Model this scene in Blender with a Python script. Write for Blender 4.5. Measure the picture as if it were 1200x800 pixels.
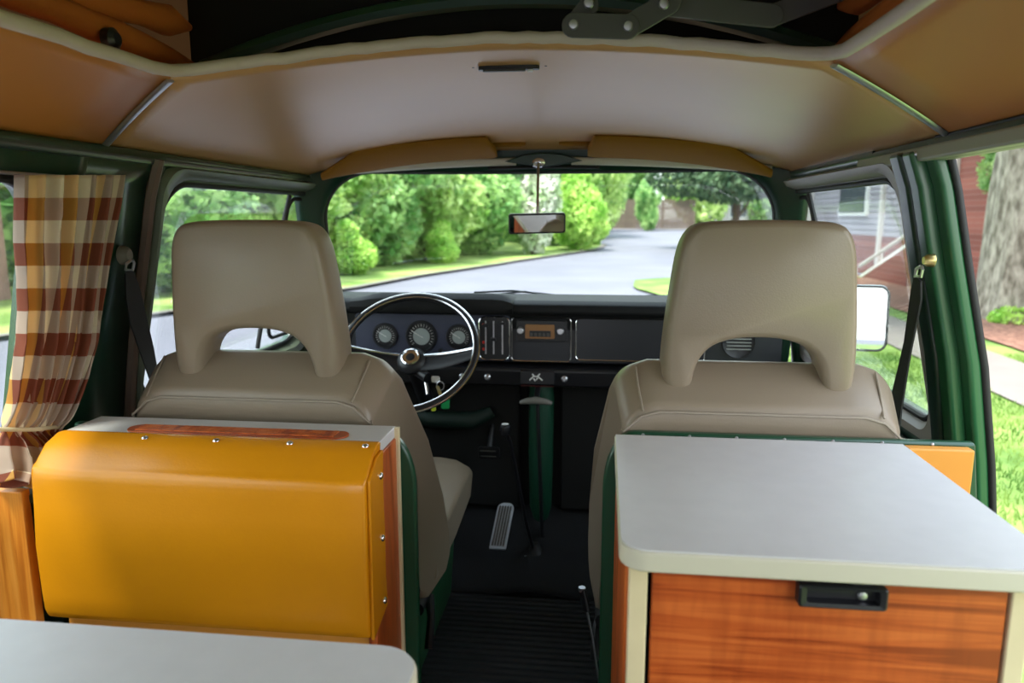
import bpy, bmesh, math, random
import numpy as np
from mathutils import Vector, Matrix
R = math.radians
for o in list(bpy.data.objects): bpy.data.objects.remove(o)
SC = bpy.context.scene
COL = SC.collection
# ------------------------------------------------------------------ camera, light, exposure
FPX, CAM, PITCH, YAW = 850.0, Vector((0.17, 0.0, 1.05)), 9.7, 6.7
cd = bpy.data.cameras.new('camera'); cam = bpy.data.objects.new('camera', cd); COL.objects.link(cam)
cam.location = CAM; cam.rotation_euler = (R(90 - PITCH), 0, R(YAW))
cd.sensor_width = 36; cd.lens = FPX / 1200 * 36; cd.clip_start = 0.02; cd.clip_end = 500
cd.dof.use_dof = True; cd.dof.focus_distance = 1.35; cd.dof.aperture_fstop = 4.2
SC.camera = cam
vs = SC.view_settings
vs.view_transform = 'Standard'; vs.look = 'None'; vs.gamma = 1; vs.use_curve_mapping = False
vs.exposure = 1.15
SC.cycles.use_denoising = True
SC.cycles.max_bounces = 10; SC.cycles.diffuse_bounces = 5; SC.cycles.glossy_bounces = 4
SC.cycles.transparent_max_bounces = 24; SC.cycles.sample_clamp_indirect = 6
w = bpy.data.worlds.new('overcast_sky'); SC.world = w; w.use_nodes = True
nt = w.node_tree; bg = nt.nodes['Background']
tc = nt.nodes.new('ShaderNodeTexCoord'); sp = nt.nodes.new('ShaderNodeSeparateXYZ')
rp = nt.nodes.new('ShaderNodeValToRGB')
rp.color_ramp.elements[0].position = 0.0; rp.color_ramp.elements[0].color = (0.95, 0.98, 1.0, 1)
rp.color_ramp.elements[1].position = 1.0; rp.color_ramp.elements[1].color = (0.66, 0.80, 1.0, 1)
nt.links.new(tc.outputs['Generated'], sp.inputs[0]); nt.links.new(sp.outputs['Z'], rp.inputs[0])
nt.links.new(rp.outputs[0], bg.inputs[0]); bg.inputs[1].default_value = 1.9
sl = bpy.data.lights.new('sun', 'SUN'); so = bpy.data.objects.new('sun', sl); COL.objects.link(so)
sl.energy = 5.2; sl.angle = R(14); sl.color = (1, 0.95, 0.86); so.rotation_euler = (R(22), R(-12), R(0)); so.location = (0, 0, 20)

# ------------------------------------------------------------------ helpers
def ray(px, py):
    a, b = (px - 600) / FPX, (400 - py) / FPX
    p, y = R(-PITCH), R(YAW)
    d = Vector((a, math.cos(p) - b * math.sin(p), math.sin(p) + b * math.cos(p)))
    return Vector((d.x * math.cos(y) - d.y * math.sin(y), d.x * math.sin(y) + d.y * math.cos(y), d.z))
def P(px, py, X=None, Y=None, Z=None):
    """world point at a known plane, measured from the survey of the photo"""
    d = ray(px, py)
    t = (X - CAM.x) / d.x if X is not None else (Y - CAM.y) / d.y if Y is not None else (Z - CAM.z) / d.z
    return CAM + d * t
def lin(r, g, b):
    return tuple(((c / 255) / 12.92 if c / 255 <= 0.04045 else ((c / 255 + 0.055) / 1.055) ** 2.4) for c in (r, g, b))
def interp(x, xs, ys):
    return float(np.interp(x, xs, ys))

def mat(name, rgb, rough=0.5, metal=0.0, var=0.0, scale=8.0, bump=0.0, bscale=60.0, spec=0.5, coat=0.0, stretch=(1, 1, 1), rgb2=None):
    m = bpy.data.materials.new(name); m.use_nodes = True
    t = m.node_tree; b = t.nodes['Principled BSDF']
    b.inputs['Base Color'].default_value = (*rgb, 1); b.inputs['Roughness'].default_value = rough
    b.inputs['Metallic'].default_value = metal; b.inputs['Specular IOR Level'].default_value = spec
    b.inputs['Coat Weight'].default_value = coat; b.inputs['Coat Roughness'].default_value = 0.15
    c = t.nodes.new('ShaderNodeTexCoord'); mp = t.nodes.new('ShaderNodeMapping'); mp.inputs['Scale'].default_value = stretch
    t.links.new(c.outputs['Object'], mp.inputs[0])
    if var or rgb2:
        n = t.nodes.new('ShaderNodeTexNoise'); n.inputs['Scale'].default_value = scale; n.inputs['Detail'].default_value = 5
        r = t.nodes.new('ShaderNodeValToRGB'); r.color_ramp.elements[0].position = 0.35; r.color_ramp.elements[1].position = 0.68
        r.color_ramp.elements[0].color = (*[max(0, x * (1 - var)) for x in rgb], 1)
        r.color_ramp.elements[1].color = (*(rgb2 or [min(1, x * (1 + var)) for x in rgb]), 1)
        t.links.new(mp.outputs[0], n.inputs['Vector']); t.links.new(n.outputs['Fac'], r.inputs[0]); t.links.new(r.outputs[0], b.inputs['Base Color'])
    if bump:
        n = t.nodes.new('ShaderNodeTexNoise'); n.inputs['Scale'].default_value = bscale; n.inputs['Detail'].default_value = 4
        u = t.nodes.new('ShaderNodeBump'); u.inputs['Strength'].default_value = bump; u.inputs['Distance'].default_value = 0.01
        t.links.new(mp.outputs[0], n.inputs['Vector']); t.links.new(n.outputs['Fac'], u.inputs['Height']); t.links.new(u.outputs[0], b.inputs['Normal'])
    return m

def wood(name, a, b_, c_, axis='Z', scale=9.0, dist=5.0, rough=0.35):
    m = bpy.data.materials.new(name); m.use_nodes = True
    t = m.node_tree; b = t.nodes['Principled BSDF']; b.inputs['Roughness'].default_value = rough
    c = t.nodes.new('ShaderNodeTexCoord'); mp = t.nodes.new('ShaderNodeMapping')
    mp.inputs['Scale'].default_value = (0.9, 0.9, 24.0) if axis == 'Z' else (24.0, 8.0, 0.9)
    wv = t.nodes.new('ShaderNodeTexNoise'); wv.inputs['Scale'].default_value = scale; wv.inputs['Detail'].default_value = 9; wv.inputs['Roughness'].default_value = .62; wv.inputs['Distortion'].default_value = dist
    r = t.nodes.new('ShaderNodeValToRGB'); e = r.color_ramp.elements
    e[0].position = 0.38; e[0].color = (*a, 1); e[1].position = 0.49; e[1].color = (*b_, 1)
    k = e.new(.62); k.color = (*c_, 1)
    n = t.nodes.new('ShaderNodeTexNoise'); n.inputs['Scale'].default_value = 22; n.inputs['Detail'].default_value = 6
    mp2 = t.nodes.new('ShaderNodeMapping'); mp2.inputs['Scale'].default_value = (2.2, 2.2, 0.35) if axis == 'Z' else (2.5, 2, 0.3)
    mx = t.nodes.new('ShaderNodeMix'); mx.data_type = 'RGBA'; mx.blend_type = 'MULTIPLY'; mx.inputs[0].default_value = 0.55
    r2 = t.nodes.new('ShaderNodeValToRGB'); r2.color_ramp.elements[0].position = 0.3; r2.color_ramp.elements[0].color = (0.56, 0.46, 0.40, 1)
    r2.color_ramp.elements[1].position = 0.6; r2.color_ramp.elements[1].color = (1, 1, 1, 1)
    L = t.links.new
    L(c.outputs['Object'], mp.inputs[0]); L(c.outputs['Object'], mp2.inputs[0]); L(mp.outputs[0], wv.inputs['Vector']); L(wv.outputs['Fac'], r.inputs[0])
    L(mp2.outputs[0], n.inputs['Vector']); L(n.outputs['Fac'], r2.inputs[0]); L(r.outputs[0], mx.inputs[6]); L(r2.outputs[0], mx.inputs[7]); L(mx.outputs[2], b.inputs['Base Color'])
    return m

def glass_mat(name, tint=(0.93, 0.97, 0.95), refl=0.06):
    m = bpy.data.materials.new(name); m.use_nodes = True; t = m.node_tree; t.nodes.clear()
    o = t.nodes.new('ShaderNodeOutputMaterial'); mx = t.nodes.new('ShaderNodeMixShader')
    tr = t.nodes.new('ShaderNodeBsdfTransparent'); tr.inputs[0].default_value = (*tint, 1)
    gl = t.nodes.new('ShaderNodeBsdfGlossy'); gl.inputs['Roughness'].default_value = 0.02
    fr = t.nodes.new('ShaderNodeLayerWeight'); fr.inputs[0].default_value = 0.25
    ma = t.nodes.new('ShaderNodeMath'); ma.operation = 'MULTIPLY_ADD'; ma.inputs[1].default_value = 0.3; ma.inputs[2].default_value = refl * 0.5
    t.links.new(fr.outputs['Fresnel'], ma.inputs[0]); t.links.new(ma.outputs[0], mx.inputs[0])
    t.links.new(tr.outputs[0], mx.inputs[1]); t.links.new(gl.outputs[0], mx.inputs[2]); t.links.new(mx.outputs[0], o.inputs[0])
    return m

def leaf_mat(name, c1, c2, trans=0.45):
    m = bpy.data.materials.new(name); m.use_nodes = True; t = m.node_tree; b = t.nodes['Principled BSDF']; o = t.nodes['Material Output']
    c = t.nodes.new('ShaderNodeTexCoord'); n = t.nodes.new('ShaderNodeTexNoise'); n.inputs['Scale'].default_value = 2.2; n.inputs['Detail'].default_value = 6
    r = t.nodes.new('ShaderNodeValToRGB'); r.color_ramp.elements[0].position = 0.38; r.color_ramp.elements[1].position = 0.62
    r.color_ramp.elements[0].color = (*c1, 1); r.color_ramp.elements[1].color = (*c2, 1)
    tl = t.nodes.new('ShaderNodeBsdfTranslucent'); mx = t.nodes.new('ShaderNodeMixShader'); mx.inputs[0].default_value = trans
    b.inputs['Roughness'].default_value = 0.6
    L = t.links.new
    L(c.outputs['Object'], n.inputs['Vector']); L(n.outputs['Fac'], r.inputs[0]); L(r.outputs[0], b.inputs['Base Color']); L(r.outputs[0], tl.inputs[0])
    L(b.outputs[0], mx.inputs[1]); L(tl.outputs[0], mx.inputs[2]); L(mx.outputs[0], o.inputs[0])
    return m

class MB:
    def __init__(s): s.v = []; s.f = []; s.uv = None
    def add(s, v, f):
        n = len(s.v); s.v += [tuple(p) for p in v]; s.f += [tuple(i + n for i in q) for q in f]; return s
    def box(s, lo, hi, M=None):
        c = [Vector((x, y, z)) for x in (lo[0], hi[0]) for y in (lo[1], hi[1]) for z in (lo[2], hi[2])]
        if M: c = [M @ p for p in c]
        return s.add(c, [(0, 1, 3, 2), (4, 6, 7, 5), (0, 4, 5, 1), (2, 3, 7, 6), (0, 2, 6, 4), (1, 5, 7, 3)])
    def grid(s, fn, us, vs_):
        nu, nv = len(us), len(vs_)
        return s.add([fn(u, v) for u in us for v in vs_], [(i * nv + j, (i + 1) * nv + j, (i + 1) * nv + j + 1, i * nv + j + 1) for i in range(nu - 1) for j in range(nv - 1)])
    def loft(s, loops, closed=True, caps=True):
        n = len(loops[0]); base = len(s.v)
        for l in loops: s.v += [tuple(p) for p in l]
        for i in range(len(loops) - 1):
            for j in range(n if closed else n - 1):
                k = (j + 1) % n
                s.f.append((base + i * n + j, base + i * n + k, base + (i + 1) * n + k, base + (i + 1) * n + j))
        if caps and closed:
            s.f.append(tuple(base + j for j in reversed(range(n)))); s.f.append(tuple(base + (len(loops) - 1) * n + j for j in range(n)))
        return s
    def tube(s, path, r, seg=10, sy=1.0, closed=False, up=None):
        path = [Vector(p) for p in path]; loops = []; n = len(path)
        rr = r if isinstance(r, (list, tuple)) else [r] * n
        N = Vector(up) if up else None
        for i, p in enumerate(path):
            a = path[(i - 1) % n] if closed or i else path[0]; b = path[(i + 1) % n] if closed or i < n - 1 else path[-1]
            t = (b - a).normalized()
            if N is None or up is None:
                if N is None: N = t.orthogonal().normalized()
                N = (N - t * N.dot(t)); N = N.normalized() if N.length > 1e-6 else t.orthogonal().normalized(); U = N
            else:
                U = (Vector(up) - t * Vector(up).dot(t)).normalized()
            B = t.cross(U)
            loops.append([p + (B * math.cos(2 * math.pi * k / seg) + U * math.sin(2 * math.pi * k / seg) * sy) * rr[i] for k in range(seg)])
        if closed: loops.append(loops[0])
        return s.loft(loops, caps=not closed)
    def lathe(s, prof, seg=24, M=None):
        loops = [[(M or Matrix()) @ Vector((r * math.cos(2 * math.pi * k / seg), r * math.sin(2 * math.pi * k / seg), z)) for k in range(seg)] for r, z in prof]
        return s.loft(loops)
    def prism(s, pts, fn, a, b):
        """pts 2D outline; fn(u,v,w) -> world; from w=a to w=b"""
        return s.loft([[fn(u, v, a) for u, v in pts], [fn(u, v, b) for u, v in pts]])
    def build(s, name, m, parent=None, smooth=True, bevel=0, seg=3, solid=0, sub=0, merge=True, angle=40):
        me = bpy.data.meshes.new(name); me.from_pydata(s.v, [], s.f); me.materials.append(m)
        bm = bmesh.new(); bm.from_mesh(me)
        if merge: bmesh.ops.remove_doubles(bm, verts=bm.verts, dist=1e-5)
        bmesh.ops.recalc_face_normals(bm, faces=bm.faces)
        bm.to_mesh(me); bm.free()
        o = bpy.data.objects.new(name, me); COL.objects.link(o)
        if parent: o.parent = parent; o.matrix_parent_inverse = Matrix.Translation(-parent.location)
        if solid: d = o.modifiers.new('s', 'SOLIDIFY'); d.thickness = solid; d.offset = 0
        if bevel: d = o.modifiers.new('b', 'BEVEL'); d.width = bevel; d.segments = seg; d.limit_method = 'ANGLE'; d.angle_limit = R(35)
        if bevel: d = o.modifiers.new('w', 'WEIGHTED_NORMAL'); d.weight = 60
        if sub: d = o.modifiers.new('u', 'SUBSURF'); d.levels = sub; d.render_levels = sub
        if smooth: me.polygons.foreach_set('use_smooth', [True] * len(me.polygons)); me.set_sharp_from_angle(angle=R(angle)) if not (bevel or sub) else None
        return o
def tag(o, label, cat, group=None, kind=None):
    o['label'] = label; o['category'] = cat
    if group: o['group'] = group
    if kind: o['kind'] = kind
    return o
def struct(o): o['kind'] = 'structure'; return o
def thing(name, label, cat, loc=(0, 0, 0), group=None):
    o = bpy.data.objects.new(name, None); COL.objects.link(o); o.location = loc; o.empty_display_size = 0.05
    return tag(o, label, cat, group)
def lab(o, l): o['label'] = l; return o
def rrect(u0, u1, v0, v1, r, n=8):
    rs = r if isinstance(r, (list, tuple)) else [r] * 4
    out = []
    for (cu, cv, a0, q) in ((u1 - rs[0], v1 - rs[0], 0, rs[0]), (u0 + rs[1], v1 - rs[1], 90, rs[1]), (u0 + rs[2], v0 + rs[2], 180, rs[2]), (u1 - rs[3], v0 + rs[3], 270, rs[3])):
        for k in range(n + 1):
            a = R(a0 + 90 * k / n); out.append((cu + q * math.cos(a), cv + q * math.sin(a)))
    return out
def resample_rect(inner, u0, u1, v0, v1):
    """outer rect points radially matching the inner outline, corners kept by snapping"""
    n = len(inner) // 4; out = []
    cs = [(u1, v1), (u0, v1), (u0, v0), (u1, v0)]
    for q in range(4):
        for k in range(n):
            u, v = inner[q * n + k]; mid = (n - 1) / 2
            cu, cv = cs[q]
            if q == 0: p = (u1, v) if k < mid else (u, v1)
            elif q == 1: p = (u, v1) if k < mid else (u0, v)
            elif q == 2: p = (u0, v) if k < mid else (u, v0)
            else: p = (u, v0) if k < mid else (u1, v)
            if abs(k - mid) < 0.6: p = (cu, cv)
            out.append(p)
    return out
def blend(a, b, t): return [(p[0] * (1 - t) + q[0] * t, p[1] * (1 - t) + q[1] * t) for p, q in zip(a, b)]

# ------------------------------------------------------------------ materials
M = {}
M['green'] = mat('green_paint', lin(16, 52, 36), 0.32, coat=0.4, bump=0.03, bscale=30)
M['green_lit'] = mat('green_paint_lit', lin(34, 88, 52), 0.32, coat=0.4)  # body green lightened, the light falling on it put into the colour
M['headliner'] = mat('tan_headliner', lin(194, 146, 96), 0.33, spec=0.7, bump=0.02, bscale=300, var=0.04, scale=3)
M['headliner_ply'] = mat('brown_ply_headliner', lin(178, 112, 48), 0.40, spec=0.5, var=0.06, scale=2)
M['trimgrey'] = mat('grey_trim', lin(120, 118, 112), 0.4)
M['piping'] = mat('cream_edge_padding', lin(190, 174, 162), 0.6, bump=0.2, bscale=40)
M['vinyl'] = mat('taupe_vinyl', lin(140, 126, 108), 0.36, bump=0.06, bscale=350, var=0.03, scale=5)
M['seam'] = mat('seam_thread', lin(150, 138, 122), 0.5)
M['blackrub'] = mat('black_rubber', lin(20, 20, 22), 0.55)
M['blackplastic'] = mat('black_plastic', lin(26, 26, 30), 0.38)
M['dash'] = mat('black_dash_metal', lin(38, 40, 46), 0.35)
M['dashpad'] = mat('black_padded_vinyl', lin(16, 17, 19), 0.62, bump=0.08, bscale=200, spec=.3)
M['panel'] = mat('slate_instrument_panel', lin(58, 62, 82), 0.4)
M['track'] = mat('grey_door_track', lin(150, 150, 138), 0.4)
M['bulk'] = mat('bulkhead_green', lin(18, 70, 46), 0.35, coat=.3)
M['chrome'] = mat('chrome', (0.85, 0.85, 0.87), 0.12, 1.0)
M['steel'] = mat('brushed_steel', (0.62, 0.62, 0.66), 0.35, 1.0)
M['white'] = mat('white_mark', lin(230, 230, 228), 0.5)
M['red'] = mat('red_mark', lin(200, 40, 30), 0.4)
M['darkred'] = mat('dark_red_strip', lin(80, 22, 20), 0.5)
M['dial'] = mat('grey_dial_face', lin(150, 158, 156), 0.4)
M['amber'] = mat('amber_dial', lin(150, 104, 58), 0.4)
M['yellow'] = mat('yellow_vinyl', lin(220, 142, 16), 0.27, bump=0.03, bscale=250, var=0.05, scale=4)
M['ochre'] = mat('ochre_panel', lin(222, 150, 58), 0.45)
M['lam'] = mat('white_laminate', lin(212, 210, 210), 0.42, var=0.02, scale=30)
M['lamedge'] = mat('cream_laminate_edge', lin(206, 200, 180), 0.4)
M['cream'] = mat('cream_strip', lin(222, 205, 165), 0.45, var=0.06, scale=12)
M['wood'] = wood('orange_teak_veneer', lin(146, 56, 14), lin(186, 84, 30), lin(206, 104, 44), 'Z', 2.6, .7)
M['woodside'] = wood('orange_teak_side', lin(150, 64, 24), lin(196, 96, 40), lin(208, 112, 52), 'X', 2.6, .5)
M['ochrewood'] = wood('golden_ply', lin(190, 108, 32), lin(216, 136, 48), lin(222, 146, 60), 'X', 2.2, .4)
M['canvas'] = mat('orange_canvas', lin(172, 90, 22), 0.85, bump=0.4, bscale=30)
M['dark'] = mat('cavity_shade', lin(16, 16, 15), 0.9)  # black colour stands in for shade inside hollow places
M['lid'] = mat('olive_fibreglass', lin(168, 170, 128), 0.7, bump=0.2, bscale=12)
M['bracket'] = mat('grey_bracket', lin(74, 72, 68), 0.5)
M['visor'] = mat('mustard_visor_vinyl', lin(142, 96, 28), 0.75, bump=0.08, bscale=200, spec=.18)
M['lip'] = mat('white_header_lip', lin(206, 198, 186), 0.45)
M['doortrim'] = mat('grey_door_trim', lin(150, 146, 140), 0.4)
M['browntrim'] = mat('brown_rubber_seal', lin(104, 88, 80), 0.5)
M['glass'] = glass_mat('clear_window_glass')
M['mirror'] = mat('mirror_glass', (0.9, 0.92, 0.92), 0.01, 1.0)
M['carpet'] = mat('black_carpet', lin(22, 23, 26), 0.95, bump=0.5, bscale=300)
M['webbing'] = mat('black_webbing', lin(18, 17, 20), 0.7, bump=0.2, bscale=500)
M['teal'] = mat('teal_paint', lin(30, 110, 90), 0.3, coat=0.4)
M['keygreen'] = mat('green_key_tag', lin(10, 150, 80), 0.4)
M['keylime'] = mat('lime_key_tag', lin(190, 205, 50), 0.4)
M['brass'] = mat('brass_bolt', (0.75, 0.6, 0.25), 0.3, 1.0)
# ribbed rubber mat
m = mat('ribbed_rubber_mat', lin(19, 19, 21), 0.65); t = m.node_tree; b = t.nodes['Principled BSDF']
c = t.nodes.new('ShaderNodeTexCoord'); wv = t.nodes.new('ShaderNodeTexWave'); wv.bands_direction = 'Y'; wv.inputs['Scale'].default_value = 13
u = t.nodes.new('ShaderNodeBump'); u.inputs['Strength'].default_value = 0.45; u.inputs['Distance'].default_value = 0.012
t.links.new(c.outputs['Object'], wv.inputs['Vector']); t.links.new(wv.outputs['Fac'], u.inputs['Height']); t.links.new(u.outputs[0], b.inputs['Normal'])
M['mat'] = m
M['pedal'] = mat('pale_metal_tread', lin(176, 180, 188), 0.5, .0)
M['duct'] = mat('dark_green_duct', lin(12, 36, 28), 0.6)
M['pipe'] = mat('deep_green_pipe', lin(16, 66, 46), 0.5)

# ================================================================== THE PLACE OUTSIDE
def gz(y):  # the ground climbs gently far ahead
    return interp(y, [-100, 24, 60, 200], [-0.5, -0.5, 0.12, 0.6])
def ground_grid(name, m, xf0, xf1, y0, y1, dz, ny=40, nx=2, th=0.02):
    mb = MB()
    ys = [y0 + (y1 - y0) * i / ny for i in range(ny + 1)]
    mb.grid(lambda y, s: Vector((xf0(y) * (1 - s) + xf1(y) * s, y, gz(y) + dz)), ys, [k / nx for k in range(nx + 1)])
    return struct(mb.build(name, m, merge=False))
M['asphalt'] = mat('pale_asphalt', lin(108, 106, 118), 0.8, var=0.10, scale=0.5, bump=0.2, bscale=30)
M['grass'] = mat('lawn_green', lin(78, 112, 42), 0.9, rgb2=lin(128, 152, 74), var=0.15, scale=1.4, bump=0.8, bscale=25)
M['bank'] = mat('rough_bank_grass', lin(96, 130, 48), 0.95, rgb2=lin(164, 178, 100), var=0.2, scale=0.9, bump=0.9, bscale=14)
M['concrete'] = mat('pale_concrete', lin(118, 111, 107), 0.85, var=0.06, scale=3, bump=0.2)
M['mulch'] = mat('brown_mulch', lin(98, 62, 50), 0.95, rgb2=lin(150, 112, 94), var=0.3, scale=14, bump=1.0, bscale=20)
ground_grid('road', M['asphalt'], lambda y: -60, lambda y: 60, -40, 200, 0.0, 60)
LX = lambda y: interp(y, [-30, 5, 10.6, 15.1, 18.6, 25, 32, 36, 60, 100], [-9.5, -8.4, -6.9, -5.2, -4.6, -2.8, 0.05, 0.4, -2, -8])
ground_grid('grass_bank', M['bank'], lambda y: -60, LX, -30, 62, 0.06, 90, 12)
ground_grid('kerb', M['concrete'], lambda y: LX(y), lambda y: LX(y) + 0.22, 4, 36, 0.07, 60)
# lawn on the right with the pavement
lawn_l = lambda y: interp(y, [-30, 1, 14.2, 16, 18.2, 19.6], [1.25, 1.25, 1.5, 0.95, 1.1, 3.6])
ground_grid('lawn', M['grass'], lawn_l, lambda y: 40, -30, 19.6, 0.05, 90, 4)
ground_grid('pavement', M['concrete'], lambda y: 3.45 + 0.02 * y, lambda y: 4.4 + 0.02 * y, -30, 19, 0.07, 20)
ground_grid('mulch_bed', M['mulch'], lambda y: interp(y, [-30, 4, 9, 20], [5.2, 4.9, 4.95, 5.3]), lambda y: 7.6, -20, 19, 0.075, 30)
ground_grid('far_kerb', M['concrete'], lambda y: -6, lambda y: 40, 57, 58.2, 0.1, 2)

rng = np.random.default_rng(7)
def leaf_mesh(name, blobs, n, size, m, seed=0, aspect=0.55):
    g = np.random.default_rng(seed); per = np.array([b[3] * b[4] * b[5] for b in blobs]) ** 0.67; per = (per / per.sum() * n).astype(int)
    V = []
    for b, k in zip(blobs, per):
        d = g.normal(size=(k, 3)); d /= np.linalg.norm(d, axis=1)[:, None]
        rad = g.uniform(0.62, 1.06, (k, 1)) ** 0.6
        p = d * rad * np.array(b[3:6]) + np.array(b[:3])
        nrm = d * 0.5 + g.normal(size=(k, 3)) * 0.55; nrm /= np.linalg.norm(nrm, axis=1)[:, None]
        t = np.cross(nrm, g.normal(size=(k, 3))); t /= np.linalg.norm(t, axis=1)[:, None]; bt = np.cross(nrm, t)
        s = size * g.uniform(0.6, 1.4, (k, 1))
        V.append(np.stack([p + t * s, p + bt * s * aspect + nrm * s * .15, p - t * s, p - bt * s * aspect + nrm * s * .15], 1))
    V = np.concatenate(V).reshape(-1, 3); nq = len(V) // 4
    me = bpy.data.meshes.new(name); me.vertices.add(len(V)); me.vertices.foreach_set('co', V.ravel())
    me.loops.add(nq * 4); me.polygons.add(nq); me.loops.foreach_set('vertex_index', np.arange(nq * 4))
    me.polygons.foreach_set('loop_start', np.arange(nq) * 4); me.update(calc_edges=True); me.materials.append(m)
    return me
M['leaf_a'] = leaf_mat('bright_leaves', lin(132, 176, 84), lin(222, 240, 160))
M['leaf_b'] = leaf_mat('mid_leaves', lin(104, 158, 84), lin(194, 224, 148))
M['leaf_w'] = leaf_mat('pale_blossom_leaves', lin(150, 180, 120), lin(238, 236, 222), 0.2)
M['leaf_d'] = leaf_mat('dark_leaves', lin(44, 76, 50), lin(98, 124, 84), 0.2)
M['leaf_l'] = leaf_mat('lime_leaves', lin(140, 194, 76), lin(212, 238, 136))
M['bark'] = mat('brown_bark', lin(92, 76, 62), 0.9, bump=0.8, bscale=12, var=0.2)
def blobset(seed, w, h, n=9):
    g = random.Random(seed); out = []
    for i in range(n):
        a = g.uniform(0, 6.28); r = g.uniform(0, 0.62) * w; z = g.uniform(0.22, 0.86) * h
        k = 1 - 0.5 * abs(z / h - 0.4)
        out.append((r * math.cos(a) * k, r * math.sin(a) * k, z, g.uniform(.3, .5) * w, g.uniform(.3, .5) * w, g.uniform(.16, .26) * h))
    return out + [(0, 0, 0.3 * h, 0.6 * w, 0.6 * w, 0.3 * h)]
def trunk_mesh(h, r, seed=1):
    g = random.Random(seed); mb = MB()
    pts = [(g.uniform(-.06, .06) * k, g.uniform(-.06, .06) * k, h * k / 6 - 0.1) for k in range(7)]
    mb.tube(pts, [r * (1.25 - k * 0.12) for k in range(7)], 10)
    for a in range(5):
        an = a * 1.3; z0 = h * (0.45 + 0.1 * a)
        mb.tube([(0, 0, z0), (math.cos(an) * h * .12, math.sin(an) * h * .12, z0 + h * .12), (math.cos(an) * h * .22, math.sin(an) * h * .22, z0 + h * .3)], [r * .5, r * .35, r * .15], 6)
    return mb
protos = {}
def plant(kind, x, y, sx, sz, rot, label, group=None, name='bush'):
    if kind not in protos:
        mk, sd, n, sz_, w_, h_ = {'a': ('leaf_a', 3, 9000, .085, 1.5, 3.2), 'b': ('leaf_b', 5, 9000, .085, 1.5, 3.2), 'w': ('leaf_w', 8, 8000, .07, 1.0, 3.2),
                                  'd': ('leaf_d', 11, 9000, .10, 1.7, 3.2), 'l': ('leaf_l', 14, 7000, .08, 1.3, 2.4)}[kind]
        me = leaf_mesh('foliage', blobset(sd, w_, h_), n, sz_, M[mk], sd)
        tm = trunk_mesh(h_ * .75, .07, sd); t0 = tm.build('trunk', M['bark']); tme = t0.data; bpy.data.objects.remove(t0)
        protos[kind] = (me, tme)
    me, tme = protos[kind]
    t = thing(name, label, name.replace('_', ' ').split()[-1], (x, y, gz(y)), group); t.rotation_euler = (0, 0, rot); t.scale = (sx, sx, sz)
    for n_, d in (('foliage', me), ('trunk', tme)):
        o = bpy.data.objects.new(n_, d); COL.objects.link(o); o.parent = t
    return t
BG = 'bushes along the grass bank'
bank = [('b', -9.0, 13.5, 1.7, 1.35), ('a', -8.3, 16.6, 1.8, 1.5), ('a', -7.7, 19.5, 1.7, 1.3), ('b', -6.9, 22.2, 1.8, 1.5), ('a', -5.9, 25.2, 1.8, 1.6), ('l', -6.3, 18.6, 0.7, 0.6), ('l', -4.9, 23.6, 0.7, 0.6),
        ('b', -4.6, 28.2, 1.6, 1.6), ('a', -7.3, 15.4, 0.7, 0.5), ('b', -2.2, 34.6, 1.7, 1.9)]
for i, (k, x, y, sx, sz) in enumerate(bank):
    plant(k, x, y, sx, sz, i * 1.7, 'leafy green bush in the mass of bushes along the grass bank left of the road', BG)
plant('w', -2.3, 28.6, 1.35, 1.9, 0.4, 'pale blossoming shrub behind the rear view mirror, whitest of the bushes', name='flowering_shrub')
plant('l', -0.75, 31.5, 1.35, 1.55, 1.1, 'lime green bush drooping to the road edge at the right end of the bank')
plant('l', -0.2, 35.4, 0.95, 1.0, 2.6, 'small lime bush just beyond the kerb end, behind the drooping lime bush')
TG = 'tall trees behind the bank'
for i, (k, x, y, s) in enumerate([('b', -13, 15.6, 2.3), ('a', -11.5, 20.5, 2.5), ('b', -9.6, 26, 2.5), ('a', -7, 31.5, 2.5), ('b', -3.8, 38, 2.5), ('a', -0.6, 44, 2.6)]):
    plant(k, x, y, s, s * 1.1, i * 2.1, 'tall pale green tree rising behind the bushes of the bank', TG, 'tree')
plant('b', -.4, 52, 1.8, 2.4, .5, 'tall green tree left of the wooden fence across the road', name='tree')
plant('b', 3.9, 56, .8, 1.2, 2.5, 'blue green tree standing in front of the wooden fence', name='tree')
plant('a', 8.5, 62, 2.6, 3.0, 3.5, 'light green tree rising behind the wooden fence', name='tree')
for i, (x, y, s) in enumerate([(15, 66, 2.7), (22, 64, 2.6), (30, 60, 2.6)]):
    plant('a' if i % 2 else 'b', x, y, s, s * 1.1, i, 'green tree on the far side of the road behind the pale house', 'trees behind the far house', 'tree')
plant('b', 2.6, 66, 2.6, 2.8, 4.2, 'broad green tree behind the left half of the wooden fence', name='tree')
# dark tree with hanging crown, right of the windscreen
dt = thing('tree', 'dark olive tree with a low hanging crown at the right edge of the windscreen', 'tree', (6.0, 33, gz(33) - .35))
o = bpy.data.objects.new('foliage', leaf_mesh('foliage', [(0, 0, 3.9, 2.6, 2.2, 1.5), (-2.0, 0, 3.6, 1.8, 1.6, 1.0), (2.2, 0, 4.1, 2.0, 2.0, 1.6), (-.5, -1, 3.2, 1.8, 1.5, 0.9)], 12000, .11, M['leaf_d'], 21)); COL.objects.link(o); o.parent = dt
o = trunk_mesh(3.6, .18, 4).build('trunk', M['bark'], dt); o.location = dt.location; o.matrix_parent_inverse = Matrix.Translation(-dt.location)
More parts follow.
